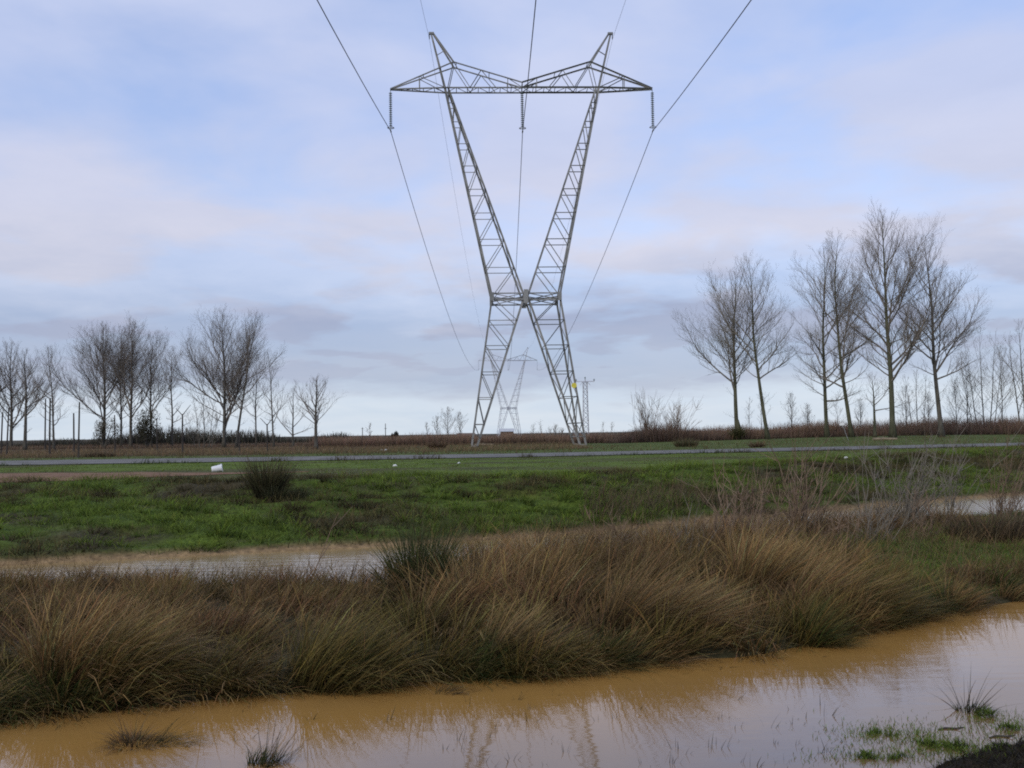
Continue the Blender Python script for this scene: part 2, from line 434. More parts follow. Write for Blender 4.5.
def tussock(x, y, n, L, rad, lean=.35, lean_az=0.0, spread=.45, curve=.9, w=.009, cb=DRY_B, ct=DRY_T, z=None, K=4, stiff=0.0):
    r = rad*np.sqrt(rng.random(n)); t = rng.uniform(0, 2*math.pi, n)
    px = x + r*np.cos(t); py = y + r*np.sin(t)*.8
    pz = (height(px, py, False) if z is None else np.full(n, z)) - .03
    # outward splay plus wind lean
    vx = np.cos(t)*spread*(r/rad) + lean*math.cos(lean_az) + rng.normal(0, .13, n)
    vy = np.sin(t)*spread*(r/rad) + lean*math.sin(lean_az) + rng.normal(0, .13, n)
    tilt = np.minimum(np.hypot(vx, vy), 1.25); az = np.arctan2(vy, vx)
    ll = L*rng.uniform(.45, 1.1, n)
    cv = np.abs(rng.normal(curve, .35, n))*(1-stiff)
    hi = rng.random(n) < .16
    c2 = jit(ct, n); c2[hi] = np.clip(c2[hi]*1.5, 0, .5)
    return blades(np.stack([px, py, pz], 1), ll, tilt, az, cv, w*rng.uniform(.6, 1.4, n), jit(cb, n), c2, K)

# --- tall dry grass on the bank between pool and channel (one mass)
parts = []
for i in range(520):
    x = rng.uniform(-9.5, 10.5)
    s_, a_, b_, c_, d_, e_, f_ = [float(q) for q in lines_at(np.array(x))]
    u = rng.random()
    y = a_+.12 + u*(b_-a_-.3)
    if x > 5.2 + rng.normal(0, .4) and u < .85 and u > .16: continue
    ppx = 512 + x/y*1000
    # heights read off the photograph along the bank
    H = np.interp(ppx, [-100, 0, 250, 385, 425, 520, 600, 680, 760, 850, 960, 1100], [.36, .38, .44, .34, .74, .84, .54, .58, .56, .54, .42, .38])
    H *= np.interp(u, [0, .3, .7, 1], [.75, 1.0, 1.0, .8])
    mixr = rng.random()
    g = fbm(np.array(x*.5), np.array(y*.7), 2)
    if u < .22 and mixr < .5: cb, ct = OLV_B, OLV_T
    elif mixr < .22 + .8*g: cb, ct = OLV_B, OLV_T
    elif mixr > .80: cb, ct = RED_B, RED_T
    else: cb, ct = DRY_B, DRY_T
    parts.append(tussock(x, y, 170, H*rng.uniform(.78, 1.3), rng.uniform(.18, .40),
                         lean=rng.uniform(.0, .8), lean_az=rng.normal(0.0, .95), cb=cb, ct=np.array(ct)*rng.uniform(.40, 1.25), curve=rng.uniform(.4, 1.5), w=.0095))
# shaggy tussocks hanging over the waterline
for i in range(130):
    x = rng.uniform(-8.5, 7.2); a_ = float(LA(x))
    y = a_ + rng.uniform(-.06, .22); q = rng.random()
    cb, ct = (OLV_B, OLV_T) if q < .5 else ((DRY_B, DRY_T) if q < .8 else ((.018, .03, .007), (.075, .095, .024)))
    parts.append(tussock(x, y, 150, rng.uniform(.3, .72), rng.uniform(.14, .28), lean=rng.uniform(.3, .9), lean_az=rng.normal(-.35, .5), cb=cb, ct=np.array(ct)*rng.uniform(.6, 1.1), curve=rng.uniform(.6, 1.5), w=.009))
# broken stems and matted thatch caught in the mass
n = 30000
x = rng.uniform(-9.5, 9.0, n); s_, a_, b_, c_, d_, e_, f_ = lines_at(x)
u = rng.random(n); y = a_ + .05 + u*(b_-a_-.2)
hh = np.interp(512+x/y*1000, [-100, 385, 425, 520, 700, 850, 1000], [.36, .34, .60, .66, .44, .38, .1])*np.interp(u, [0, .25, .8, 1], [.35, 1, 1, .6])
zz0 = height(x, y, False) + hh*rng.random(n)**.7*np.clip(.75+1.4*fbm(x*.9, y*.9, 3), .2, 1.2)
parts.append(blades(np.stack([x, y, zz0], 1), rng.uniform(.12, .45, n), rng.uniform(.5, 1.75, n), rng.uniform(0, 6.28, n), rng.normal(.1, .35, n), rng.uniform(.004, .009, n), jit((.10, .066, .028), n, .4), jit((.19, .122, .052), n, .4), 2))
# loose tall stems through the mass
n = 2600
x = rng.uniform(-9.5, 8.5, n); s_, a_, b_, c_, d_, e_, f_ = lines_at(x)
y = a_ + rng.random(n)*(b_-a_)
parts.append(blades(np.stack([x, y, height(x, y, False)-.02], 1), rng.uniform(.4, 1.1, n)*np.where(x < -1.0, .58, .78), np.abs(rng.normal(.25, .22, n)), rng.normal(0, .8, n),
                    np.abs(rng.normal(.4, .4, n)), rng.uniform(.004, .008, n), jit(DRY_B, n), jit((.26, .18, .09), n)))
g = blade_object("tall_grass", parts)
tag(g, "mass of tall dry brown grass along the bank between the pool and the channel", None, None, "stuff")

# --- single tussocks that stand out
def tussock_thing(name, px, py, z, label, cat, specs, group=None, Dd=None):
    p = on_y(px, py, Dd) if Dd else on_z(px, py, z)
    hz = float(height(p.x, p.y, False))
    root = (p.x, p.y, max(hz, WATER))
    ps = [tussock(p.x + dx, p.y + dy, n_, L_, r_, z=None if not kw.get('flat') else WATER, **{k: v for k, v in kw.items() if k != 'flat'}) for dx, dy, n_, L_, r_, kw in specs]
    o = blade_object(name, ps, root)
    return tag(o, label, cat, group)
GT = "grass tussocks on the near bank"
tussock_thing("grass_tussock", 650, 650, -.95, "large straw-coloured tussock leaning right over the pool at the middle of the bank", "grass tussock",
    [(-.1, .45, 900, 1.15, .35, dict(lean=.7, curve=.7, ct=(.27,.175,.075))), (.35, .5, 700, .95, .3, dict(lean=.9, curve=.6))], GT)
tussock_thing("grass_tussock", 845, 625, -.95, "long swept tussock lying far right over the water at the end of the bank", "grass tussock",
    [(-.25, .5, 900, 1.1, .3, dict(lean=.95, curve=.5)), (.3, .55, 700, 1.05, .3, dict(lean=1.0, curve=.45, cb=OLV_B, ct=OLV_T))], GT)
tussock_thing("grass_tussock", 770, 600, -.85, "tall pale tussock between the two leaning ones on the right", "grass tussock",
    [(0, .4, 1000, 1.05, .4, dict(lean=.4, curve=.8))], GT)
tussock_thing("grass_tussock", 505, 668, -.95, "low bright straw tussock at the waterline below the tallest grass", "grass tussock",
    [(0, .22, 550, .72, .22, dict(lean=.75, curve=.35, ct=(.28,.19,.08)))], GT)
tussock_thing("grass_tussock", 330, 690, -.95, "olive tussock at the waterline on the left half of the bank", "grass tussock",
    [(0, .35, 900, .85, .4, dict(lean=.55, curve=.9, cb=OLV_B, ct=OLV_T))], GT)
tussock_thing("grass_tussock", 60, 705, -.95, "broad arching brown tussock at the left edge of the picture", "grass tussock",
    [(0, .5, 1100, 1.0, .45, dict(lean=.4, curve=1.1)), (.45, .4, 700, .85, .3, dict(lean=.5, curve=1.2, cb=OLV_B, ct=OLV_T))], GT)
tussock_thing("reed_clump", 418, 612, -.85, "upright dark green reed clump above the left end of the tallest grass", "reeds",
    [(0, .3, 420, 1.15, .22, dict(lean=.05, curve=.3, spread=.25, w=.012, cb=(.018,.026,.008), ct=(.07,.078,.028))),
     (-.12, .3, 220, .8, .2, dict(lean=-.1, curve=.6, w=.016, cb=(.012,.015,.006), ct=(.05,.055,.022)))])
tussock_thing("pool_tuft", 137, 744, WATER, "small dark drowned grass tuft leaning in the pool at lower left", "grass tuft",
    [(0, 0, 340, .22, .16, dict(lean=.15, spread=1.1, curve=1.3, flat=1, w=.006, cb=DRK_B, ct=(.20,.13,.06))), (-.05, .05, 30, .30, .1, dict(lean=.2, spread=.9, curve=.5, flat=1, w=.005, ct=(.24,.15,.07))), (.2, .02, 90, .34, .12, dict(lean=1.1, curve=.6, flat=1, w=.005, cb=DRK_B, ct=DRK_T))], "tufts standing in the pool")
tussock_thing("pool_tuft", 262, 764, WATER, "green-based tuft with upright seed stems in the pool at the bottom edge", "grass tuft",
    [(0, 0, 150, .16, .10, dict(lean=.3, curve=.7, flat=1, w=.006, cb=DRK_B, ct=(.05,.07,.02))), (.05, 0, 70, .36, .1, dict(lean=.35, curve=.3, flat=1, w=.004, ct=(.15,.12,.07)))], "tufts standing in the pool")
tussock_thing("pool_tuft", 968, 711, WATER, "sparse spiky tuft of stiff bare stems in the pool at lower right", "grass tuft",
    [(0, 0, 26, .40, .08, dict(lean=.1, spread=.9, curve=.15, flat=1, w=.006, cb=DRK_B, ct=(.10,.07,.04))), (0.05, 0, 160, .14, .13, dict(lean=.3, curve=1.2, flat=1, w=.006, cb=DRK_B, ct=DRK_T))], "tufts standing in the pool")
tussock_thing("pool_tuft", 450, 692, WATER, "flattened brown tuft in the pool just off the bank", "grass tuft",
    [(0, 0, 140, .22, .14, dict(lean=.9, curve=1.0, flat=1, w=.006, cb=DRK_B, ct=(.16,.11,.05)))], "tufts standing in the pool")
tussock_thing("bank_bush", 266, 493, -.22, "dark upright rush clump alone on the green bank before the road", "rush clump",
    [(0, .2, 700, 1.15, .32, dict(lean=.02, spread=.4, curve=.35, w=.016, cb=DRK_B, ct=(.09,.08,.036))), (.5, -.3, 500, .5, .5, dict(lean=.3, curve=.8, w=.016, cb=DRK_B, ct=DRK_T)),
     (-.1, .3, 60, 1.7, .4, dict(lean=.1, curve=.2, w=.012, cb=DRK_B, ct=(.14,.11,.07)))])
tussock_thing("bank_bush", 992, 543, -.85, "dense dark twiggy clump beside the channel at the right edge", "rush clump",
    [(0, 0, 1200, .62, .7, dict(lean=.1, spread=.6, curve=.6, w=.012, cb=DRK_B, ct=(.12,.085,.05))), (.9, .3, 800, .62, .6, dict(lean=.2, spread=.6, curve=.6, w=.012, cb=DRK_B, ct=(.13,.095,.055)))])

# --- straw, scum and broken stems drifted along the waterline
n = 2600
x = rng.uniform(-8.5, 8.5, n); y = LA(x) - np.abs(rng.normal(0, .28, n)) + .06
k_ = fbm(x*1.3, y*1.3+40, 3) > -.02; x, y = x[k_], y[k_]; n = len(x)
tag(blade_object("floating_debris", [blades(np.stack([x, y, np.full(n, WATER+.007)], 1), rng.uniform(.02, .16, n), np.full(n, 1.53), rng.normal(.4, .9, n), rng.normal(0, .06, n), rng.uniform(.004, .012, n), jit((.05, .034, .016), n, .5), jit((.10, .066, .03), n, .5), 2)]), "broken straw and scum floating along the water's edge", None, None, "stuff")

# --- weeds emerging from the pool
parts = []
for i in range(70):
    px = rng.choice([rng.normal(700, 40), rng.normal(480, 50), rng.normal(830, 40), rng.normal(250, 60), rng.normal(610, 130)]); py = rng.uniform(688, 768)
    p = on_z(px, py, WATER)
    nn_ = int(rng.integers(1, 7))
    parts.append(tussock(p.x, p.y, nn_, rng.uniform(.06, .17), rng.uniform(.02, .1), lean=.2, curve=.4, w=.0045, cb=DRK_B, ct=(.06,.05,.03), z=WATER))
tag(blade_object("water_weeds", parts), "scattered thin weed stems poking out of the pool", None, None, "stuff")

# --- wet green grass and mud litter in the near right corner
parts = []
for cx_, cy_, rx_, ry_, nn_ in WET:
    nn_ = int(nn_*3.4); q = rng.normal(0, .75, (nn_, 2))
    P = np.array([on_z(cx_+u*rx_, cy_+v*ry_, WATER)[:] for u, v in q])
    P[:, 2] = np.maximum(height(P[:, 0], P[:, 1], False), WATER-.02)-.01
    parts.append(blades(P, rng.uniform(.03, .075, nn_), np.abs(rng.normal(.7, .4, nn_)), rng.uniform(0, 6.28, nn_), np.abs(rng.normal(.7, .4, nn_)), rng.uniform(.004, .008, nn_), jit(GRN_B, nn_), jit((.13, .185, .026), nn_, .35)))
tag(blade_object("wet_grass", parts), "short bright green grass growing through shallow water at the lower right corner", None, None, "stuff")

# --- green grass: slope, verges
def scatter_grass(n, xr, yfun, L, w, cols, keep=None, tilt=.5, curve=.8, K=3, lean_az=None, green=0.0):
    x = rng.uniform(xr[0], xr[1], n); y = yfun(x, rng.random(n))
    ok = np.ones(n, bool) if keep is None else keep(x, y)
    x, y = x[ok], y[ok]; n = len(x)
    z = height(x, y)-.015
    az = rng.uniform(0, 6.28, n) if lean_az is None else rng.normal(lean_az, 1.0, n)
    cl = np.clip(fbm(x*.8, y*.8, 3)*3+.75, .25, 1.5)
    ll = rng.uniform(L[0], L[1], n)*cl
    pick = np.clip(fbm(x*.33+9, y*.33, 4)*6 + .5 - .55*np.clip((x-3)/9, 0, 1) + green, 0, 1)
    sel = rng.random(n) < pick
    cb = np.where(sel[:, None], jit(cols[0], n), jit(cols[2], n)); ct = np.where(sel[:, None], jit(cols[1], n), jit(cols[3], n))
    return blades(np.stack([x, y, z], 1), ll, np.abs(rng.normal(tilt, .35, n)), az, np.abs(rng.normal(curve, .4, n)), rng.uniform(w[0], w[1], n), cb, ct, K)
WEED = ((0.034, 0.052, 0.009), (0.175, 0.240, 0.032), (0.040, 0.040, 0.013), (0.155, 0.120, 0.046))
parts = []
parts.append(scatter_grass(95000, (-19, 32), lambda x, u: LC(x)+.1 + u*(LD(x)+2-LC(x)), (.08, .30), (.010, .022), WEED,
                           keep=lambda x, y: np.abs(x/y) < .62))
parts.append(scatter_grass(45000, (-32, 48), lambda x, u: LD(x)+.5 + u*(LE(x)-LD(x)-.7), (.05, .13), (.014, .03), ((0.045,0.068,0.012),(0.165,0.225,0.036),(0.06,0.06,0.02),(0.15,0.14,0.055)),
                           keep=lambda x, y: (np.abs(x/y) < .62) & ~((x < -7) & (y > LP1(x)-.1) & (y < LP2(x)+.1))))
parts.append(scatter_grass(9000, (-40, 60), lambda x, u: LE(x)+.25 - 1.2*u**1.5, (.12, .34), (.02, .045), ((0.025,0.035,0.010),(0.065,0.085,0.024),(0.035,0.032,0.016),(0.09,0.075,0.04)),
                           keep=lambda x, y: (np.abs(x/y) < .62) & (fbm(x*.5, y*.5) > .03)))
parts.append(scatter_grass(22000, (-45, 62), lambda x, u: LF(x)+.3 + u*30, (.08, .22), (.025, .055), ((0.045,0.065,0.014),(0.115,0.155,0.036),(0.06,0.055,0.022),(0.155,0.135,0.06)),
                           keep=lambda x, y: (np.abs(x/y) < .62)))
for i in range(1500):           # rank clumps on the slope
    x = rng.uniform(-17, 26); u = rng.random(); c0 = float(LC(x)); y = c0 + .15 + u*(float(LD(x))+1-c0)
    if abs(x/y) > .62: continue
    q = fbm(np.array(x*.33+9), np.array(y*.33), 4)*6 + .45 - .6*np.clip((x-3)/9, 0, 1) + rng.normal(0, .25)
    cb, ct = ((.022, .036, .006), np.array((.185, .255, .032))*rng.uniform(.6, 1.2)) if q > .1 else ((.020, .018, .008), np.array((.105, .085, .036))*rng.uniform(.5, 1.1))
    parts.append(tussock(x, y, 60, rng.uniform(.18, .42), rng.uniform(.15, .35), lean=.3, lean_az=rng.normal(-.5, .8), spread=.8, curve=1.1, w=.016, cb=cb, ct=ct, K=3, z=float(height(x, y))))
# right end of the near bank, short and green
parts.append(scatter_grass(30000, (4.6, 13), lambda x, u: LA(x)+.15 + u*(LB(x)-LA(x)-.2), (.06, .20), (.006, .012), ((0.036,0.058,0.010),(0.165,0.24,0.034),(0.036,0.034,0.012),(0.13,0.10,0.04)),
                           keep=lambda x, y: (np.abs(x/y) < .60), green=.9))
for i in range(260):
    x = rng.uniform(5.2, 12); y = float(LA(x)); y += .4 + rng.random()*(float(LB(x))-y-.6)
    if abs(x/y) > .6: continue
    parts.append(tussock(x, y, 70, rng.uniform(.12, .30), rng.uniform(.12, .28), lean=.3, lean_az=0, spread=.9, curve=1.2, w=.011, cb=(.03, .045, .008), ct=np.array((.19, .26, .034))*rng.uniform(.6, 1.15), K=3))
tag(blade_object("grass", parts), "short rough green grass on the banks and road verges", None, None, "stuff")

# --- dead weed stalks, channel bank right side
parts = []
n = 1900
x = np.abs(rng.normal(0, 1, n))*3.6; x = np.where(x > 14, rng.uniform(3, 14, n), x) + 1.6
y = LC(x) + rng.normal(1.5, 1.2, n)
k_ = y > LC(x)+.25; x, y = x[k_], y[k_]; n = len(x)
parts.append(blades(np.stack([x, y, height(x, y)-.02], 1), rng.uniform(.2, .85, n), np.abs(rng.normal(.45, .35, n)), rng.normal(.4, 1.3, n), np.abs(rng.normal(.4, .4, n)), rng.uniform(.008, .016, n), jit((.045,.036,.02), n), jit((.155,.112,.062), n)))
n = 3600
x = rng.uniform(-.5, 9, n); y = LB(x) + rng.normal(-.3, .35, n)
parts.append(blades(np.stack([x, y, height(x, y)-.02], 1), rng.uniform(.25, .85, n), np.abs(rng.normal(.6, .4, n)), rng.normal(.2, 1.2, n), np.abs(rng.normal(.3, .35, n)), rng.uniform(.006, .012, n), jit((.045,.034,.02), n), jit((.165,.115,.065), n)))
tag(blade_object("dead_weeds", parts), "tangle of dead brown weed stalks along the channel on the right", None, None, "stuff")

# --- brown scrub belt along the field edge, and dry stubble behind the road
def belt(n, xr, y0, depth, hfun, w, cb, ct, K=3, lift=0):
    x = rng.uniform(xr[0], xr[1], n); y = y0(x) + depth*rng.random(n)**1.3
    H = hfun(x)*rng.uniform(.55, 1.08, n)*(1+1.1*fbm(x*.3, y*.3, 4))
    return blades(np.stack([x, y, height(x, y)-.03], 1), H, np.abs(rng.normal(.12, .18, n)), rng.uniform(0, 6.28, n), np.abs(rng.normal(.35, .4, n)),
                  rng.uniform(w[0], w[1], n), jit(cb, n, .3), jit(ct, n, .3), K)
parts = [belt(46000, (-22, 75), lambda x: 110 + .10*x, 12, lambda x: np.interp(x, [-22, 8, 30, 60, 75], [1.15, 1.25, 1.6, 2.15, 2.4]), (.025, .07), (.085, .055, .040), (.255, .165, .110)),
         belt(5000, (10.5, 23), lambda x: 106+.1*x, 8, lambda x: np.interp(x, [10.5, 13, 15.5, 18, 23], [.7, 1.3, 1.9, 1.7, 1.2]), (.03, .06), (.075, .05, .038), (.20, .135, .095)),
         belt(9000, (10, 75), lambda x: 108 + .10*x, 6, lambda x: np.interp(x, [10, 30, 75], [.6, .9, 1.2]), (.03, .08), (.06, .042, .030), (.19, .125, .085)),
         belt(9000, (-75, -18), lambda x: 120 + 0*x, 30, lambda x: .55 + 0*x, (.03, .07), (.075, .052, .036), (.22, .145, .09))]
n = 9000; x = rng.uniform(-30, 62, n); y = LF(x)+.6+rng.random(n)*38
k_ = fbm(x*.35, y*.25, 3) > .09; x, y = x[k_], y[k_]; n = len(x)
parts.append(blades(np.stack([x, y, height(x, y)-.02], 1), rng.uniform(.15, .5, n), np.abs(rng.normal(.25, .25, n)), rng.uniform(0, 6.28, n), np.abs(rng.normal(.4, .4, n)), rng.uniform(.02, .05, n), jit((.06, .045, .022), n), jit((.21, .15, .075), n), 3))
tag(blade_object("scrub", parts), "low rusty brown scrub and dry vines along the far field edge", None, None, "stuff")
parts = [belt(22000, (-52, 6), lambda x: LF(x)+9+.25*np.clip(x+12, 0, 30), 38, lambda x: .36 + 0*x, (.02, .05), (.08, .058, .032), (.225, .155, .085))]
tag(blade_object("dry_stubble", parts), "dry brown stubble field beyond the road on the left", None, None, "stuff")
n = 9000
x = rng.uniform(-170, -40, n); y = 235 + rng.uniform(0, 12, n)
H = 3.0*(1+2.0*fbm(x*.06, x*0+4, 4))*rng.uniform(.5, 1, n)
parts = [blades(np.stack([x, y, height(x, y)-.05], 1), H, np.abs(rng.normal(.15, .2, n)), rng.uniform(0, 6.28, n), np.abs(rng.normal(.3, .3, n)), rng.uniform(.12, .35, n), jit((.035, .034, .026), n), jit((.085, .076, .055), n), 3)]
tag(blade_object("distant_hedge", parts), "dark low hedge on the horizon at far left", None, None, "stuff")

# ------------------------------------------------------------------ pylon
def pylon(root, g, far=False):
    """g: half widths and heights; builds parts under root in local coordinates (x across the line, y along it)"""
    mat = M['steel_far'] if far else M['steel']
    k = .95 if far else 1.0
    zc, zw = g['zc'], g['zw']
    dep = lambda z: np.interp(z, [0, zw, zc], [g['d0'], g['d1'], g['d2']])/2
    def P(x, z, sy): return Vector((x, sy*dep(z), z))
    cw, bw = .178*k, .074*k
    for s in (-1, 1):
        # leg: outer and inner chords in the front and rear planes
        mb = MB()
        lo_o = lambda z: s*(g['fo'] + (g['wo']-g['fo'])*z/zw)
        lo_i = lambda z: s*(g['fi'] + (g['wi']-g['fi'])*z/zw)
        up_o = lambda z: s*(g['wo'] + (g['co']-g['wo'])*(z-zw)/(zc-zw))
        up_i = lambda z: s*(g['wi'] + (g['ci']-g['wi'])*(z-zw)/(zc-zw))
        for sy in (-1, 1):
            mb.bar(P(lo_o(0), 0, sy), P(lo_o(zw), zw, sy), cw); mb.bar(P(lo_i(0), 0, sy), P(lo_i(zw), zw, sy), cw)
            mb.bar(P(up_o(zw), zw, sy), P(up_o(zc), zc, sy), cw*.9); mb.bar(P(up_i(zw), zw, sy), P(up_i(zc), zc, sy), cw*.9)
        low = [zw*q for q in (.06, .15, .325, .495, .67, .84, 1.0)]
        upp = [zw + (zc-zw)*q for q in (0, .137, .27, .395, .508, .62, .727, .833, .925, 1.0)]
        for lv, fo, fi, below in ((low, lo_o, lo_i, True), (upp, up_o, up_i, False)):
            for i, z in enumerate(lv):
                for sy in (-1, 1):
                    if 0 < i < len(lv)-1: mb.bar(P(fo(z), z, sy), P(fi(z), z, sy), bw)
                    if i < len(lv)-1:
                        z2 = lv[i+1]
                        if below: mb.bar(P(fo(z2), z2, sy), P(fi(z), z, sy), bw)
                        else: mb.bar(P(fo(z), z, sy), P(fi(z2), z2, sy), bw)
                for ff_ in (fo, fi):      # side faces
                    mb.bar(P(ff_(z), z, -1), P(ff_(z), z, 1), bw*.9)
                    if i < len(lv)-1:
                        z2 = lv[i+1]; q = 1 if i % 2 else -1
                        mb.bar(P(ff_(z), z, q), P(ff_(z2), z2, -q), bw*.8)
        mb.build("leg", mat, root)
        if not far:
            for sy in (-1, 1):
                fb = MB(); fb.box((s*(g['fo']+g['fi'])/2, sy*g['d0']/2, .0), (.55, .55, .3)); fb.build("footing", M['concrete'], root)
    # waist frame
    mb = MB()
    for sy in (-1, 1):
        for dz in (-.32, .32):
            mb.bar(P(-g['wo'], zw+dz, sy), P(g['wo'], zw+dz, sy), .13*k)
        for s in (-1, 1):
            mb.bar(P(s*g['wo'], zw-.32, sy), P(s*g['wi'], zw+.32, sy), bw); mb.bar(P(s*g['wo'], zw+.32, sy), P(s*g['wi'], zw-.32, sy), bw)
            mb.box(P(s*g['wo'], zw, sy)+Vector((0, sy*.13, 0)), (.34, .03, .8))
        mb.box(P(0, zw, sy)+Vector((0, sy*.13, 0)), (.42, .03, 1.3))
    for s in (-1, 1):
        mb.bar(P(s*g['wo'], zw, -1), P(s*g['wo'], zw, 1), bw); mb.bar(P(s*g['wo'], zw, -1), P(0, zw, 1), bw); mb.bar(P(0, zw, -1), P(s*g['wo'], zw, 1), bw)
    mb.build("waist_frame", mat, root)
    # crossarm
    mb = MB(); dc = g['d2']/2; tip = g['tip']; za = g['za']; xa = g['xa']
    Q = lambda x, z, sy, t=1.0: Vector((x, sy*dc*t, z))
    c2 = .15*k
    zt = lambda x: np.interp(abs(x), [0, xa, tip], [zc+g['zm'], za, zc+.12])
    tp = lambda x: np.interp(abs(x), [0, g['co'], tip], [1, 1, .12])
    for sy in (-1, 1):
        for s in (-1, 1):
            mb.bar(Q(s*tip, zc+.08, sy, .12), Q(s*g['co'], zc, sy), c2); mb.bar(Q(s*g['co'], zc, sy), Q(0, zc, sy), c2)
            mb.bar(Q(s*tip, zc+.12, sy, .12), Q(s*xa, za, sy), c2*.9); mb.bar(Q(s*xa, za, sy), Q(0, zc+g['zm'], sy), c2*.9)
            L_ = lambda x0, z0, x1, z1: mb.bar(Q(s*x0, z0, sy, tp(x0)), Q(s*x1, z1, sy, tp(x1)), bw)
            x1 = tip*.78
            L_(x1, zc+.05, x1, zt(x1)); L_(x1, zt(x1), g['co'], zc)
            L_(xa, za, g['co']-.25, zc); L_(xa, za, tip*.395, zc)
            xb = tip*.31; L_(xb, zt(xb), tip*.395, zc); L_(xb, zt(xb), tip*.20, zc)
            xc_ = tip*.11; L_(xc_, zc, xc_, zt(xc_)); L_(xc_, zt(xc_), 0, zc)
            mb.bar(Q(0, zc, sy), Q(0, zc+g['zm'], sy), bw)
    for zz, fz in ((0, lambda x: zc), (1, zt)):
        xs = np.linspace(-tip, tip, 25 if zz == 0 else 9)
        for i, xx in enumerate(xs):
            mb.bar(Q(xx, fz(xx), -1, tp(xx)), Q(xx, fz(xx), 1, tp(xx)), bw*.9)
            if i < len(xs)-1:
                q = 1 if i % 2 else -1
                if zz == 0: mb.bar(Q(xx, fz(xx), q, tp(xx)), Q(xs[i+1], fz(xs[i+1]), -q, tp(xs[i+1])), bw*.85)
    mb.build("crossarm", mat, root)
    # earth-wire peaks
    for s in (-1, 1):
        mb = MB(); pk = Vector((s*g['xp'], 0, g['zp']))
        for sy in (-1, 1):
            mb.bar(Q(s*g['co'], zc, sy), pk+Vector((s*.12, sy*.1, 0)), c2); mb.bar(Q(s*xa, za, sy), pk+Vector((-s*.08, sy*.1, 0)), c2)
        for t in (.45,):
            o0 = Vector((s*g['co'], 0, zc)).lerp(pk, .30+.36*t*2); i0 = Vector((s*xa, 0, za)).lerp(pk, t)
            mb.bar(o0, i0, bw)
        mb.box(pk+Vector((s*.1, 0, .05)), (.5, .3, .18))
        mb.bar(pk+Vector((s*.3, 0, 0)), pk+Vector((s*.3, 0, -.5)), .09*k)
        mb.build("earth_wire_peak", mat, root)
    # insulator strings
    for xx in (-tip, 0, tip):
        mb = MB(); z0 = zc + (.05 if xx else -.02); Ls = g['ins']
        mb.tube([(xx, 0, z0), (xx, 0, z0-Ls)], .035*k, 5)
        nd = 18 if not far else 6
        for i in range(nd):
            z = z0 - .35 - (Ls-.9)*i/(nd-1)
            pts = [(xx, 0, z+.05), (xx, 0, z+.035), (xx, 0, z-.015), (xx, 0, z-.03)]
            mb.tube(pts, [.05, .07, .17, .15], 10)
        st_ = mb.build("insulator_string", M['glass_disc'], root, smooth=False)
        cb_ = MB(); z = z0-Ls
        rr = [(xx + .32*math.cos(t), .32*math.sin(t), z+.32) for t in np.linspace(0, 2*math.pi, 13)]
        cb_.tube(rr, .03, 4, cap=False); cb_.bar((xx-.3, 0, z+.32), (xx+.3, 0, z+.32), .05)
        cb_.tube([(xx, -.45, z-.04), (xx, -.2, z), (xx, .2, z), (xx, .45, z-.04)], [.03, .07, .07, .03], 6)
        cb_.build("clamp", M['steel'], st_)

D = 95.0
def half(l, r):
    p, q = on_y(*l, D), on_y(*r, D); return (q.x-p.x)/2, (p.z+q.z)/2, (p.x+q.x)/2
tip, _, xm1 = half((391, 91), (653, 89)); _, zc, _ = half((445, 93), (598, 92))
co, _, _ = half((445, 93), (598, 92)); ci = co - .28
xa, za, _ = half((453, 65), (589, 64)); xp_, zp, _ = half((432.5, 35), (609.5, 33))
wo, zw, xm2 = half((491, 299.5), (557.5, 298.5)); fo, zf, xm3 = half((472.5, 447), (583.5, 446))
BX = (xm1+xm2+xm3)/3
bz = float(height(BX, D)); base_z = bz
G1 = dict(zc=zc-bz+.25, zw=zw-bz, fo=fo, fi=fo-.5, wo=wo, wi=.16, co=co, ci=ci, tip=tip, za=za-bz, xa=xa, xp=xp_, zp=zp-bz, zm=.5, d0=6.0, d1=3.7, d2=1.5, ins=4.05)
YAW = R(2.2)
root = empty("pylon", (BX, D, bz), "tall grey steel lattice pylon shaped like an X with yellow plate, beyond the road", "pylon", "lattice pylons of the high voltage line", YAW)
pylon(root, G1)
sg = MB(); p = on_y(573, 385.5, D-2.4); sx = p.x-BX
sg.tube([(0, .02, 0), (0, -.02, 0)], .25, 14); o = sg.build("warning_plate", M['yellow'], root)
o.matrix_parent_inverse = Matrix.Identity(4); o.location = (sx, -2.62, p.z-bz); o["label"] = "round yellow plate on right leg"
# far pylon of the same line
FY = 425.0
pf = on_y(508, 361, FY); fz = float(height(pf.x, FY))
root2 = empty("pylon", (pf.x, FY, fz), "small distant X-shaped pylon seen between the legs of the near one", "pylon", "lattice pylons of the high voltage line", R(9))
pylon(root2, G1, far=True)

# cables: hang from pylon to pylon, on past the viewer to the pylon behind
def loc_at(rt, v): return Matrix.Translation(rt.location) @ Matrix.Rotation(rt.rotation_euler.z, 4, 'Z') @ Vector(v)
def cable(v, sag1, sag2, label, grp, r, dz=0):
    p1 = loc_at(root, v); p2 = loc_at(root2, v)
    dirb = (p1-p2); dirb.z = 0; p0 = p1 + dirb; p0.z = p1.z
    for q in (p0, p1, p2): q.z += dz
    pts = []; rad = []
    for A_, B_, sg_ in ((p0, p1, sag2), (p1, p2, sag1)):
        for i in range(49 if A_ is p0 else 50):
            t = i/49; q = A_.lerp(B_, t); q.z -= 4*sg_*t*(1-t); pts.append(q)
    mb = MB(); mb.tube(pts, r, 5)
    return tag(mb.build("overhead_cable", M['cable'], None), label, "cable", grp)
zi = G1['zc'] + .05 - G1['ins'] - .02
GC = "cables of the high voltage line"
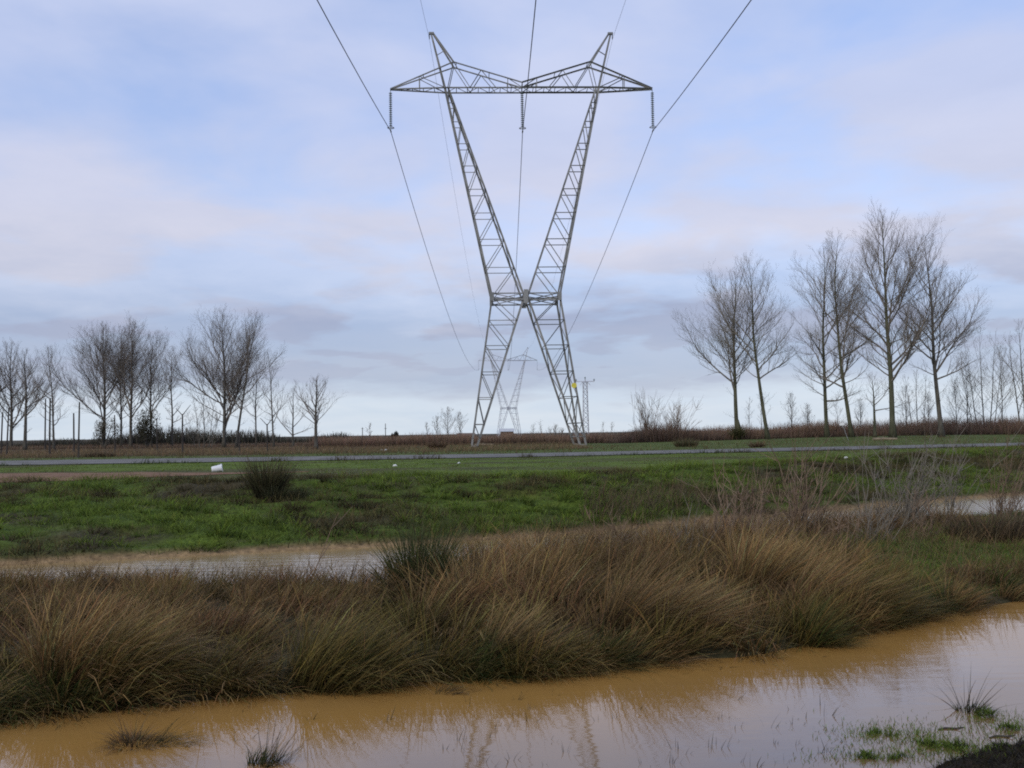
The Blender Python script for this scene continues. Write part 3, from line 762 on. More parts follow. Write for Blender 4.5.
cable((-tip, 0, zi), 6.5, 9.5, "thick conductor hanging from the left insulator string of the pylon", GC, .034)
cable((0, 0, zi-.07), 6.5, 9.5, "thick conductor hanging from the middle insulator string of the pylon", GC, .034)
cable((tip, 0, zi), 6.5, 9.5, "thick conductor hanging from the right insulator string of the pylon", GC, .034)
cable((-(xp_+.3), 0, G1['zp']-.5), 5.5, 6.0, "thin pale earth wire from the left peak of the pylon", GC, .013)
cable((xp_+.3, 0, G1['zp']-.5), 5.5, 6.0, "thin pale earth wire from the right peak of the pylon", GC, .013)

# small lattice mast right of the pylon
MY = 200.0
pt = on_y(585, 376, MY); gz = float(height(pt.x, MY)); Hm = pt.z - gz
mroot = empty("lattice_mast", (pt.x, MY, gz), "slim lattice mast with a short crossarm just right of the pylon", "power mast")
mb = MB(); w0, w1, zt_ = .55, .38, Hm-1.3
lv = np.linspace(0, zt_, 13); ww = lambda z: w0 + (w1-w0)*z/zt_
for sx_, sy_ in ((-1,-1), (1,-1), (1,1), (-1,1)): mb.bar((sx_*w0, sy_*w0, 0), (sx_*w1, sy_*w1, zt_), .16)
for i, z in enumerate(lv):
    w_ = ww(z)
    for (ax, ay), (bx_, by_) in (((-1,-1), (1,-1)), ((1,-1), (1,1)), ((1,1), (-1,1)), ((-1,1), (-1,-1))):
        if i % 2 == 0: mb.bar((ax*w_, ay*w_, z), (bx_*w_, by_*w_, z), .10)
        if i < 12:
            w2_ = ww(lv[i+1])
            if i % 2: mb.bar((ax*w_, ay*w_, z), (bx_*w2_, by_*w2_, lv[i+1]), .10)
            else: mb.bar((bx_*w_, by_*w_, z), (ax*w2_, ay*w2_, lv[i+1]), .10)
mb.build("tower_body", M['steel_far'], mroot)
mb = MB()
mb.bar((-1.9, 0, zt_+.2), (1.9, 0, zt_+.2), .2); mb.bar((-1.0, 0, zt_-.5), (-.4, 0, zt_+.2), .1); mb.bar((1.0, 0, zt_-.5), (.4, 0, zt_+.2), .1)
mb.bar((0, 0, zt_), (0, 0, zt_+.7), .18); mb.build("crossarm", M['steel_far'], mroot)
for xx in (-1.8, 0, 1.8):
    mb = MB(); z = zt_+.3 if xx else zt_+.7
    mb.tube([(xx, 0, z), (xx, 0, z+.12), (xx, 0, z+.14), (xx, 0, z+.3), (xx, 0, z+.32), (xx, 0, z+.45)], [.06, .06, .17, .16, .1, .05], 8); mb.build("insulator", M['glass_disc'], mroot)

# ------------------------------------------------------------------ bare trees
def grow(H, rad, base, width, seed, lean=0.0, bend=0.0, n1=24, fork=0, up=.8, twig=1.0, trunk_frac=.97, knob=0, lowest_long=1.0, stems=None, n_twig=1.0, dens=1.0):
    """trunk MB and crown MB for a leafless tree; base = height fraction of the lowest limb, width = crown width"""
    rd = random.Random(seed); tr = MB(); cr = MB()
    def axis(h, x0, y0, ln, bd, r0, ht, top):
        pts = []; rr = []; k = 14; ph = rd.uniform(0, 6)
        for i in range(k+1):
            t = i/k
            wob = .012*h*math.sin(t*5+ph)*t + .004*h*math.sin(t*13+ph*3)*t
            pts.append(Vector((x0 + ln*h*t + bd*h*t*t + wob, y0 + .01*h*math.sin(t*4+ph*2)*t, h*t*top)))
            fl = 1 + (.55*max(0, .06-t)/.06)
            rr.append(max(r0*(1-t)**.85*fl, .012))
        return pts, rr
    def branch(mb, p, d, L, r, lvl, segs, curl):
        pts = [p.copy()]; rr = [r]; q = p.copy(); d = d.copy()
        for i in range(segs):
            d = (d + Vector((rd.gauss(0, .10), rd.gauss(0, .10), curl + rd.gauss(0, .06)))).normalized()
            q = q + d*(L/segs); pts.append(q.copy()); rr.append(max(r*(1-(i+1)/segs*.82), .0037*twig))
        mb.tube(pts, rr, 5 if lvl == 1 else 3, cap=False)
        if lvl >= 4: return
        if lvl == 1: nc = max(4, int(L*2.0*dens)); lo = .2
        elif lvl == 2: nc = max(3, int(L*2.45*dens)); lo = .15
        else: nc = max(2, int(L*3.4*dens*n_twig)); lo = .15
        for j in range(nc):
            t = lo + (1-lo)*(j+rd.random())/nc; t = min(t, .98)
            f_ = t*segs; i = min(int(f_), segs-1); pp = pts[i].lerp(pts[i+1], f_-i)
            dd = (pts[i+1]-pts[i]).normalized()
            ax = dd.orthogonal().normalized(); ax.rotate(Matrix.Rotation(rd.uniform(0, 6.283), 3, dd))
            an = rd.uniform(.38, .78)
            nd = (dd*math.cos(an) + ax*math.sin(an)); nd.z += .18; nd.normalize()
            Lc = L*(rd.uniform(.32, .56)*(1.08-.62*t) if lvl == 1 else rd.uniform(.42, .75)*(1.1-.5*t))
            if Lc < .12: continue
            branch(mb, pp, nd, max(Lc, .25), max(rr[i]*.55, .0037*twig), lvl+1, 4 if lvl == 1 else (3 if lvl == 2 else 2), .07)
    def limbs(pts, rr, h, nn, bf, wid):
        ang = rd.uniform(0, 6)
        for j in range(nn):
            t = bf + (.97-bf)*((j+rd.random()*.8)/nn)
            f_ = t*14; i = min(int(f_), 13); pp = pts[i].lerp(pts[i+1], f_-i)
            u = (t-bf)/(1-bf)
            ang += 2.4 + rd.gauss(0, .35)
            major = (j % 3 == 0) or u > .8
            an = (R(66)*(1-u)*(1.2-up*.5) + R(26)*u + rd.gauss(0, .16))*(1 if major else 1.15)
            an = min(max(an, .2), 1.45)
            # limb reaches out to an egg-shaped crown outline
            ae = an*.82; sa, ca = math.sin(ae), math.cos(ae)
            lo_ = bf*h*.8; A_ = wid/2*lowest_long; B_ = (h*1.0-lo_)/2; zc_ = (pp.z-(lo_+B_))
            qa = (sa/A_)**2 + (ca/B_)**2; qb = 2*zc_*ca/B_**2; qc = (zc_/B_)**2 - 1
            dq = max(qb*qb-4*qa*qc, 0)
            L = (-qb+math.sqrt(dq))/(2*qa)*(rd.uniform(.8, 1.02) if major else rd.uniform(.35, .8))
            L = min(L, h*.62); L = max(L, h*.05)
            dd = Vector((math.cos(ang)*math.sin(an), math.sin(ang)*math.sin(an), math.cos(an)))
            branch(cr, pp, dd, L, max(rr[i]*(.55 if major else .30), .012*twig), 1, 8, .05*up+.02)
    if stems:
        for (x0, y0, ln, bd, hf, rf) in stems:
            pts, rr = axis(H*hf, x0, y0, ln, bd, rad*rf, H, 1.0)
            tr.tube(pts, rr, 7); limbs(pts, rr, H*hf, max(5, int(n1*hf)), base, width*.75)
    else:
        pts, rr = axis(H, 0, 0, lean, bend, rad, H, trunk_frac)
        tr.tube(pts, rr, 9); limbs(pts, rr, H, int(n1*1.8), base*.80, width*1.30)
        for j in range(6):           # stray shoots low on the trunk
            t = rd.uniform(.12, base); i = int(t*14); a_ = rd.uniform(0, 6.28)
            branch(cr, pts[i].lerp(pts[i+1], t*14-i), Vector((math.cos(a_), math.sin(a_), rd.uniform(.2, 1.2))).normalized(), H*rd.uniform(.03, .09), .02, 2, 4, .08)
        if fork:                       # one heavy limb that rivals the leader
            t, L, an, az = fork
            f_ = t*14; i = min(int(f_), 13); pp = pts[i].lerp(pts[i+1], f_-i)
            dd = Vector((math.cos(az)*math.sin(an), math.sin(az)*math.sin(an), math.cos(an)))
            branch(cr, pp, dd, L, rr[i]*.62, 1, 9, .07)
    if knob:
        z = H*knob
        tr.tube([pts[0]+Vector((.05, -.1, .2)), pts[0]+Vector((.22, -.2, z*.5)), pts[1]+Vector((.1, -.1, z*.4))], [rad*.9, rad*1.1, rad*.5], 7)
    return tr, cr
def tree(name, px, pybase, pytop, pxw, Dd, label, cat="tree", group=None, bark='bark', twm='twig', rad=None, **kw):
    """a tree whose foot stands on the ground at distance Dd in line with column px"""
    q = on_y(px, pybase, Dd); z = float(height(q.x, Dd)); top = on_y(px, pytop, Dd)
    H = top.z - z; w = pxw*Dd/FPX
    r = rad*.85 if rad else H*.0135
    t, c_ = grow(H, r, width=w, seed=hash((px, Dd)) % 9999, **kw)
    rt = empty(name, (q.x, Dd, z-.05), label, cat, group)
    t.build("trunk", M[bark], rt, smooth=True); c_.build("crown", M[twm], rt)
    return rt
GR = "bare poplars beyond the road on the right"; GL = "bare trees beyond the road on the left"
tree("bare_tree", 737, 438, 266, 84, 112, "first bare poplar of the right row with vase crown and swollen ivy-clad foot", "tree", GR, 'bark_green', 'twig_pale', base=.34, n1=20, up=.9, knob=.12, lean=0, rad=.30, lowest_long=1.15)
tree("bare_tree", 768, 439, 252, 84, 108, "second bare poplar of the right row with a long clean trunk leaning left", "tree", GR, 'bark_green', 'twig_pale', base=.40, n1=22, up=.7, lean=-.12, bend=.03, rad=.26)
tree("bare_tree", 827, 440, 242, 84, 110, "bare poplar with spreading low branches just left of the small white sign", "tree", GR, 'bark_green', 'twig_pale', base=.24, n1=24, up=.6, rad=.27)
tree("bare_tree", 852, 441, 230, 76, 106, "slender bare poplar leaning left right behind the small white sign", "tree", GR, 'bark_green', 'twig', base=.30, n1=24, up=.8, lean=-.13, bend=.08, rad=.27)
tree("bare_tree", 875, 441, 372, 44, 104, "short dark cropped tree with one crooked limb left of the tallest poplar", "tree", GR, 'bark_green', 'twig', base=.5, n1=9, up=.4, rad=.20, lowest_long=1.3)
tree("bare_tree", 893, 442, 207, 96, 100, "tallest bare poplar of the right row with a straight mossy trunk", "tree", GR, 'bark_green', 'twig', base=.30, n1=30, up=.75, rad=.34, lean=-.01, lowest_long=1.0)
tree("bare_tree", 942, 441, 232, 78, 102, "bare poplar with one heavy limb forking out to the right near the row's end", "tree", GR, 'bark', 'twig', base=.36, n1=26, up=.7, lean=-.06, rad=.29, fork=(.32, 8.6, R(36), 0.0))
tree("bare_tree", 984, 438, 326, 76, 122, "bushy many-stemmed bare tree past the end of the right row", "tree", GR, 'bark', 'twig_pale', base=.15, n1=16, up=.9, rad=.10, stems=[(0,0,0,0,1,1),(-.6,.3,-.10,.0,.9,.8),(.6,-.2,.1,.0,.95,.9),(1.4,.4,.14,.03,.8,.7),(-1.2,-.3,-.2,.05,.75,.7)], dens=.8)
tree("bare_tree", 1026, 438, 318, 72, 118, "bare bushy tree cut by the right edge of the picture", "tree", GR, 'bark', 'twig_pale', base=.18, n1=20, up=.9, rad=.14, stems=[(0,0,-.02,0,1,1),(.8,.3,.10,0,.9,.8),(-.6,-.2,-.12,.03,.85,.8)], dens=.8)
tree("bare_tree", 918, 436, 368, 50, 128, "low twiggy bare tree behind the gap between the two tallest poplars", "tree", GR, 'bark', 'twig_pale', base=.15, n1=14, up=.9, rad=.09, stems=[(0,0,0,0,1,1),(.7,.2,.1,0,.9,.8),(-.7,-.2,-.12,.03,.9,.8)], dens=.8)
tree("sapling", 762, 437, 393, 15, 120, "thin bare sapling close right of the second leaning poplar's foot", "sapling", "thin saplings in the scrub", 'bark', 'twig_pale', base=.2, n1=8, up=1, rad=.05)
tree("sapling", 750, 437, 398, 12, 121, "thin bare sapling between the first two poplars on the right", "sapling", "thin saplings in the scrub", 'bark', 'twig_pale', base=.2, n1=8, up=1, rad=.05)
tree("sapling", 838, 438, 395, 16, 116, "thin bare sapling behind the foot of the sign's poplars", "sapling", "thin saplings in the scrub", 'bark', 'twig_pale', base=.2, n1=8, up=1, rad=.05)
tree("shrub", 556, 436, 424, 22, 135, "small grey rounded shrub left of the pylon's right foot", "shrub", "shrubs in the brown scrub", 'bark', 'twig_pale', base=.05, n1=18, up=.8, rad=.06, twig=1.6, stems=[(0,0,0,0,1,1),(.5,.2,.3,0,.8,.9),(-.5,.1,-.3,0,.8,.8)])
for px, top, wd, lab in ((792, 392, 16, "slim sapling in the gap left of the spreading poplar"), (808, 404, 14, "low thin sapling under the spreading poplar's left limbs"), (861, 398, 16, "slim sapling between the leaning slender poplar and the short cropped tree"),
        (907, 384, 22, "slim upright sapling just right of the tallest poplar"), (929, 392, 16, "thin sapling close left of the forked poplar"), (957, 378, 24, "upright many-twigged sapling just right of the forked poplar"),
        (968, 350, 30, "taller sapling between the forked poplar and the bushy tree"), (1003, 345, 34, "tall sapling between the bushy tree and the picture's right edge")):
    tree("sapling", px, 438, top, wd, 119, lab, "sapling", "thin saplings in the scrub", 'bark', 'twig_pale', base=.18, n1=20, up=1, rad=.08)
for px, top in ((533, 426), (541, 424), (603, 425), (612, 424)):
    lab = {533: "thin sapling near the far pylon's foot, left of a similar one", 541: "thin sapling near the far pylon's foot, right of a similar one", 603: "thin low sapling just right of the lattice mast", 612: "thin low sapling second to the right of the lattice mast"}[px]
    tree("sapling", px, 437, top-3, 7, 130, lab, "sapling", "thin saplings in the scrub", 'bark', 'twig_pale', base=.2, n1=6, up=1, rad=.045)
# far copse left of the pylon
GF = "distant trees of the small copse left of the pylon"
tree("bare_tree", 448, 437, 407, 26, 250, "tallest bare tree of the distant copse left of the pylon", "tree", GF, 'bark', 'twig', base=.25, n1=16, up=.8, rad=.17, twig=2.2, dens=.5)
tree("bare_tree", 437, 437, 416, 14, 255, "rounded bare tree at the left of the distant copse", "tree", GF, 'bark', 'twig_pale', base=.15, n1=14, up=.9, rad=.14, twig=2.4, dens=.6)
tree("bare_tree", 460, 437, 412, 14, 252, "narrow bare tree at the right of the distant copse nearest the pylon", "tree", GF, 'bark', 'twig_pale', base=.15, n1=14, up=.9, rad=.14, twig=2.4, dens=.6)
tree("sapling", 427, 437, 422, 7, 240, "thin small tree leading the distant copse on its left", "sapling", GF, 'bark', 'twig_pale', base=.2, n1=9, up=1, rad=.1, twig=2, dens=.5)
tree("sapling", 370, 438, 423, 6, 220, "lone thin bare sapling left of the dark round conifer", "sapling", None, 'bark', 'twig_pale', base=.2, n1=9, up=1, rad=.1, twig=2, dens=.5)
# left groups
tree("bare_tree", 11, 444, 340, 58, 130, "bare tree forking low at the left edge of the picture", "tree", GL, 'bark', 'twig', base=.22, n1=22, up=.9, rad=.26, fork=(.22, 8, R(38), 0.1))
tree("bare_tree", -12, 444, 345, 50, 128, "bare tree cut off by the left edge of the picture", "tree", GL, 'bark', 'twig', base=.25, n1=20, up=.9, rad=.22)
tree("bare_tree", 25, 445, 348, 46, 120, "thick cropped trunk with arching limbs second from the left edge", "tree", GL, 'bark', 'twig', base=.42, n1=14, up=.6, rad=.26, lowest_long=1.2)
tree("bare_tree", 54, 446, 344, 44, 112, "slim straight bare tree left of the pair of bare posts", "tree", GL, 'bark', 'twig', base=.3, n1=18, up=.7, rad=.16, lean=-.05)
tree("bare_tree", 104, 444, 323, 92, 128, "wide bare tree rising over the greenish bush in the big left clump", "tree", GL, 'bark', 'twig', base=.24, n1=26, up=.85, rad=.25, lowest_long=1.15)
tree("bare_tree", 121, 444, 325, 66, 132, "slender bare tree in the middle of the big left clump", "tree", GL, 'bark', 'twig', base=.28, n1=22, up=.9, rad=.18)
tree("bare_tree", 131, 444, 320, 80, 126, "tallest bare tree of the big left clump", "tree", GL, 'bark', 'twig', base=.28, n1=26, up=.9, rad=.24)
tree("bare_tree", 151, 444, 331, 62, 127, "bare tree over the dark evergreen bush at the clump's right side", "tree", GL, 'bark', 'twig', base=.3, n1=22, up=.8, rad=.19)
tree("bare_tree", 172, 443, 345, 26, 126, "narrow straight bare tree alone right of the big left clump", "tree", GL, 'bark', 'twig', base=.3, n1=16, up=.7, rad=.17)
tree("bare_tree", 224, 442, 308, 84, 122, "large round-crowned bare tree with two close stems left of the row of thin trees", "tree", GL, 'bark', 'twig', base=.2, n1=28, up=.8, rad=.27, fork=(.12, 11, R(14), 0.2), lowest_long=1.1)
tree("bare_tree", 236, 442, 312, 60, 120, "second tall bare tree leaning right inside the round crown", "tree", GL, 'bark', 'twig', base=.35, n1=20, up=.8, rad=.19, lean=.10, bend=.08)
tree("bare_tree", 256, 442, 352, 34, 124, "first thin bare tree right of the large round crown", "tree", GL, 'bark', 'twig', base=.3, n1=14, up=.6, rad=.13)
tree("bare_tree", 274, 442, 350, 36, 120, "second thin bare tree right of the large round crown, leaning left", "tree", GL, 'bark', 'twig', base=.28, n1=16, up=.6, rad=.14, lean=-.08, bend=.04)
tree("bare_tree", 293, 442, 388, 34, 118, "low V-shaped bare tree between the thin trees and the cropped one", "tree", GL, 'bark', 'twig', base=.25, n1=9, up=.6, rad=.15, fork=(.2, 5, R(42), math.pi), dens=.7)
tree("bare_tree", 316, 447, 375, 48, 95, "small cropped tree with thick stub and fan of twigs nearest the pylon", "tree", GL, 'bark', 'twig', base=.42, n1=18, up=.8, rad=.22, lowest_long=1.1, trunk_frac=.95)
tree("shrub", 204, 444, 390, 32, 116, "hazy rounded bare shrub under the large round-crowned tree", "shrub", None, 'bark', 'twig_pale', base=.08, n1=18, up=.9, rad=.08, twig=1.4, stems=[(0,0,0,0,1,1),(.5,.2,.12,0,.85,.9),(-.5,.1,-.12,0,.85,.8),(.9,-.3,.25,0,.65,.7),(-1,.2,-.25,0,.65,.7)])

# evergreen / dense bushes built of leaf clumps
def leafy(name, px, py, Dd, wpx, hpx, label, col, n, size):
    q = on_y(px, py, Dd); z = float(height(q.x, Dd)); w = wpx*Dd/FPX/2; H = hpx*Dd/FPX
    rt = empty(name, (q.x, Dd, z-.05), label, "bush")
    mb = MB(); rd = random.Random(px)
    lobes = [(rd.uniform(-.6, .6), rd.uniform(-.6, .6), rd.uniform(.25, .72), rd.uniform(.28, .5)) for _ in range(9)]
    for lx, ly, lz, lr in lobes:
        mb.tube([(0, 0, 0), (lx*w*.5, ly*w*.5, lz*H*.5), (lx*w, ly*w, lz*H)], [.12, .07, .03], 5)
    mb.build("trunk", M['bark'], rt)
    idx_ = rng.integers(0, len(lobes), n); lo = np.array(lobes)[idx_]
    v = rng.normal(0, 1, (n, 3)); v /= np.linalg.norm(v, axis=1)[:, None]; v *= (rng.random(n)**.4)[:, None]
    P = np.stack([(lo[:, 0]+v[:, 0]*lo[:, 3])*w, (lo[:, 1]+v[:, 1]*lo[:, 3])*w, np.maximum((lo[:, 2]+v[:, 2]*lo[:, 3]*.75)*H, .05)], 1)
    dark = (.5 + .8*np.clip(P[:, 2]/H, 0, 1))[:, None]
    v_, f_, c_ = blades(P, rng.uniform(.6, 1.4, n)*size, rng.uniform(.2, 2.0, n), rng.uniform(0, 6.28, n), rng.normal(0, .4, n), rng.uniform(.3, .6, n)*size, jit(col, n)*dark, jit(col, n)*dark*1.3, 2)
    me = quad_mesh("foliage", v_, f_, c_); me.materials.append(M['blade']); link("foliage", me, rt)
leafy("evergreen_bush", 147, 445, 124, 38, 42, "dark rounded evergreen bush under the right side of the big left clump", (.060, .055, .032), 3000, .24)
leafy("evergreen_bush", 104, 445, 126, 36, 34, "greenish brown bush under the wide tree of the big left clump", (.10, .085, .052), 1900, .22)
leafy("conifer", 395.5, 437, 230, 9, 10, "small dark round conifer alone on the horizon left of the distant copse", (.022, .024, .020), 2500, .4)
tussock_thing("dry_bush", 437, 449, 0.0, "brown dry bush on the verge left of the pylon's left foot", "bush",
    [(0, 0, 500, .9, .6, dict(lean=.0, spread=.6, curve=.5, w=.03, cb=(.045,.03,.02), ct=(.17,.11,.065)))], "dry bushes on the road verge")
tussock_thing("dry_bush", 686, 447, 0.0, "dark olive dry bush on the verge before the broad bare shrub", "bush",
    [(0, 0, 550, .8, .75, dict(lean=.0, spread=.6, curve=.5, w=.03, cb=(.03,.028,.015), ct=(.12,.10,.05)))], "dry bushes on the road verge")
tussock_thing("dry_bush", 100, 457, 0.0, "low brown dry bush on the verge under the big left clump", "bush",
    [(0, 0, 700, .5, .9, dict(lean=.0, spread=.8, curve=.6, w=.025, cb=(.03,.022,.014), ct=(.11,.075,.045)))], "dry bushes on the road verge")
tussock_thing("dry_bush", 757, 446, 0.1, "small brown dry bush beside the foot of the second leaning poplar", "bush",
    [(0, 0, 300, .6, .45, dict(lean=.0, spread=.7, curve=.5, w=.03, cb=(.045,.03,.02), ct=(.17,.115,.065)))], "dry bushes on the road verge")
tussock_thing("dry_bush", 735, 446, 0.1, "dark ivy-like bush wrapped round the first poplar's foot", "bush",
    [(.35, 0, 350, 1.7, .5, dict(lean=.0, spread=.4, curve=.5, w=.05, cb=(.03,.03,.014), ct=(.09,.085,.035)))], "dry bushes on the road verge", 111.0)

# bare dead shrubs by the channel, right
def stick_shrub(px, py, z, n, L, label, spread=.5, seed=1, r=.009, name="dead_shrub", cat="dead shrub", group="dead shrubs beside the channel", mat='twig_pale', lean=.15, Dd=None, root_r=.14):
    rd = random.Random(seed); q = on_y(px, py, Dd) if Dd else on_z(px, py, z); zz = float(height(q.x, q.y, False))
    mb = MB()
    for i in range(n):
        a_ = rd.uniform(0, 6.28); an = abs(rd.gauss(0, spread)); l = L*rd.uniform(.5, 1.1)
        d = Vector((math.cos(a_)*math.sin(an)+lean, math.sin(a_)*math.sin(an), math.cos(an))).normalized()
        p = Vector((rd.gauss(0, root_r), rd.gauss(0, root_r), -.05)); pts = [p]; rr = [r]
        for k in range(5):
            d = (d+Vector((rd.gauss(0, .12), rd.gauss(0, .12), rd.gauss(0.02, .08)))).normalized(); p = p+d*l/5; pts.append(p); rr.append(r*(1-.15*(k+1)))
        mb.tube(pts, rr, 4)
        for k in range(rd.randint(2, 6)):
            i0 = rd.randint(1, 4); dd = (d+Vector((rd.gauss(0, .6), rd.gauss(0, .6), rd.gauss(.1, .3)))).normalized()
            ll = l*rd.uniform(.12, .35); mb.tube([pts[i0], pts[i0]+dd*ll*.5, pts[i0]+dd*ll+Vector((0, 0, .03))], [r*.6, r*.5, r*.3], 3)
    return tag(mb.build(name, M[mat], None, (q.x, q.y, zz)), label, cat, group)
for px_, n_, L_, sp_, lab_ in ((647, 46, 6.4, .15, "taller narrow bare shrub in the scrub right of the lattice mast"), (676, 60, 5.0, .40, "broad fan-shaped bare shrub left of the first poplar")):
    stick_shrub(px_, 440, 0, n_, L_, lab_, sp_, px_, .026, "shrub", "shrub", "shrubs in the brown scrub", 'twig_red', 0.0, 111, .4)
stick_shrub(745, 545, -.85, 30, 1.7, "leaning dead shrub, leftmost of the tall bare ones by the channel", .55, 1, .013, mat='twig_red')
stick_shrub(800, 540, -.85, 40, 1.9, "sprawling dead shrub with crossing stems at the centre of the bare ones by the channel", .65, 2, .014, mat='twig_red')
stick_shrub(862, 525, -.85, 9, 2.6, "tallest pale dead shrub whose stems reach up to the road's edge", .28, 3)
stick_shrub(905, 528, -.85, 44, 1.9, "dense grey dead shrub left of the dark twiggy clump", .55, 4, .013)
stick_shrub(950, 520, -.85, 16, 2.3, "tall thin dead shrub rising out of the dark twiggy clump", .3, 5)
stick_shrub(1005, 520, -.85, 34, 2.0, "dead shrub at the right edge behind the dark twiggy clump", .5, 6, mat='twig_red')
stick_shrub(690, 556, -.85, 14, 1.0, "low dead shrub at the left end of the bare ones by the channel", .7, 7)
stick_shrub(840, 556, -.82, 18, .95, "low tangled dead shrub in front of the tallest pale one", .8, 8, mat='twig_red')
stick_shrub(772, 560, -.82, 18, .9, "low reddish dead shrub above the tall pale tussock", .8, 9, mat='twig_red')
stick_shrub(620, 557, -.85, 16, .9, "low dead shrub above the large straw-coloured leaning tussock", .8, 10, .011, mat='twig_red')
stick_shrub(722, 552, -.85, 22, 1.1, "wide dead shrub between the leftmost tall bare one and the low one", .85, 11, .012, mat='twig_red')
stick_shrub(880, 545, -.85, 24, 1.0, "low crossing dead shrub beside the green patch of the near bank", .9, 12, .011)
stick_shrub(925, 540, -.85, 20, 1.0, "low dead shrub touching the left side of the dark twiggy clump", .8, 13, .011, mat='twig_red')
stick_shrub(317, 592, -.88, 1, 1.5, "single thin leaning twig standing in front of the left channel", .1, 21, .011, "dead_twig", "dead twig", None, 'twig_red', .25)
stick_shrub(392, 588, -.88, 2, .75, "pair of short thin twigs left of the upright reed clump", .15, 23, .007, "dead_twig", "dead twig", None, 'twig_pale', .05)

# ------------------------------------------------------------------ posts, sign, litter
def post(px, pyb, pyt, wpx, label, seed, stub=False):
    q = on_z(px, pyb, 0.0); Dd = min(q.y, 110); q = on_y(px, pyb, Dd); z = float(height(q.x, Dd)); top = on_y(px, pyt, Dd)
    H = top.z-z; r = wpx*Dd/FPX/2*.75; rd = random.Random(seed); mb = MB(); ln = rd.gauss(0, .015)
    mb.tube([(0, 0, -.2), (ln*H*.4, 0, H*.4), (ln*H*.8, .02, H*.8), (ln*H, .02, H)], [r*1.15, r, r*.95, r*.8], 7)
    if stub:
        mb.tube([(ln*H, 0, H-.1), (ln*H-.5, 0, H+.45)], [r*.6, .02], 4); mb.tube([(ln*H, 0, H-.1), (ln*H+.6, .1, H+.7)], [r*.6, .02], 4); mb.tube([(ln*H, 0, H*.7), (ln*H+.5, .1, H*.7+.25)], [r*.4, .02], 4)
    tag(mb.build("wooden_post", M['wood'], None, (q.x, Dd, z)), label, "post", "dark posts beyond the road on the left")
post(1, 457, 412, 2, "dark post at the very left edge of the picture", 1)
post(6.5, 457, 408, 2, "dark post close to the left edge, second one in", 2)
post(45, 448, 399, 2, "tall dark post, the left one of the close tall pair", 3)
post(49.5, 457, 398, 2.4, "tallest dark post, the right one of the close tall pair", 4)
post(74, 453, 413, 2.2, "shorter post of the pair left of the greenish bush", 5)
post(78.5, 458, 402, 2.2, "taller post of the pair left of the greenish bush", 6, False)
post(182.5, 454, 414, 2.2, "post with V-shaped twigs at its top right of the narrow straight tree", 7, True)
post(239.5, 453, 433, 2.2, "short stout post at the right side of the large round-crowned tree", 8)
post(267.5, 453, 424, 2, "thin post with a small twig between the two thin trees", 9, True)
post(157, 452, 418, 1.6, "thin post in front of the dark evergreen bush", 10)
post(115, 453, 415, 1.8, "thin post in front of the wide tree of the big left clump", 11)

q = on_z(849, 441, .1); Dd = min(q.y, 92); q = on_y(849, 441, Dd); z = float(height(q.x, Dd))
sr = empty("road_sign", (q.x, Dd, z), "small white plate on a thin leaning post before the poplars at right", "sign")
mb = MB(); mb.tube([(0, 0, -.2), (-.52, .02, 1.45)], .03, 6); mb.build("sign_post", M['steel'], sr)
mb = MB(); mb.box((-.60, -.04, 1.5), (.42, .03, .26), 0); mb.build("sign_plate", M['white'], sr)
# white tub on the grass
q = on_z(217, 471, .03); z = float(height(q.x, q.y))
mb = MB(); mb.tube([(-.21, 0, .15), (-.20, 0, .15), (-.02, 0, .16), (.20, .02, .175), (.215, .02, .18), (.235, .02, .18), (.235, .02, .18), (.19, .02, .175), (-.15, 0, .15)], [.10, .125, .14, .155, .175, .175, .15, .14, .11], 14, cap=True)
ob = mb.build("plastic_tub", M['white'], None, (q.x, q.y, z-.02), smooth=False); ob.rotation_euler = (0, R(-6), R(12)); ob.scale = (.82, .82, .82)
tag(ob, "white plastic tub lying on its side on the grass by the dirt track", "tub")
def litter(px, py, s_, label, mat='white', name="litter_scrap"):
    q = on_z(px, py, 0.0); z = float(height(q.x, q.y)); rd = random.Random(px)
    s_ *= .65
    mb = MB(); mb.tube([(-s_, 0, .02), (-s_*.5, 0, .05), (s_*.4, 0, .06), (s_, 0, .03)], [s_*.15, s_*.5, s_*.45, s_*.12], 6)
    ob = mb.build(name, M[mat], None, (q.x, q.y, z+.02)); ob.rotation_euler = (0, 0, rd.uniform(-.5, .5)); tag(ob, label, "litter", "litter on the verges")
litter(382, 450.5, .16, "small white scrap beyond the road, the left one of a pair")
litter(386, 450.5, .22, "larger white scrap beyond the road, the right one of a pair")
litter(395, 467.5, .13, "white scrap alone on the near verge below the distant conifer")
litter(459, 464.5, .09, "tiny white scrap on the near verge left of the pylon")
litter(271, 515.5, .07, "tiny pale scrap on the green bank below the dark rush clump")
litter(314, 452.5, .14, "dark scrap beyond the road under the small cropped tree", 'rust')
litter(293, 450.5, .5, "long rusty scrap in the stubble left of the small cropped tree", 'rust')
litter(846, 458, .12, "pale scrap on the near verge below the white sign")
def log(px, py, L, r, label):
    q = on_z(px, py, .1); z = float(height(q.x, q.y)); mb = MB()
    mb.tube([(-L/2, 0, r), (-L*.1, .1, r*1.1), (L/2, 0, r*.9)], [r, r*1.05, r*.8], 8); mb.tube([(-L*.1, .1, r*1.3), (-L*.02, .2, r*3)], [r*.4, r*.2], 5)
    tag(mb.build("fallen_log", M['log'], None, (q.x, q.y, z-.02)), label, "log", "cut logs beyond the road")
log(484, 444.5, 2.0, .10, "pale cut log lying beside the pylon's left foot")
log(885, 440.5, 2.2, .12, "pale cut log lying at the foot of the tallest poplar")

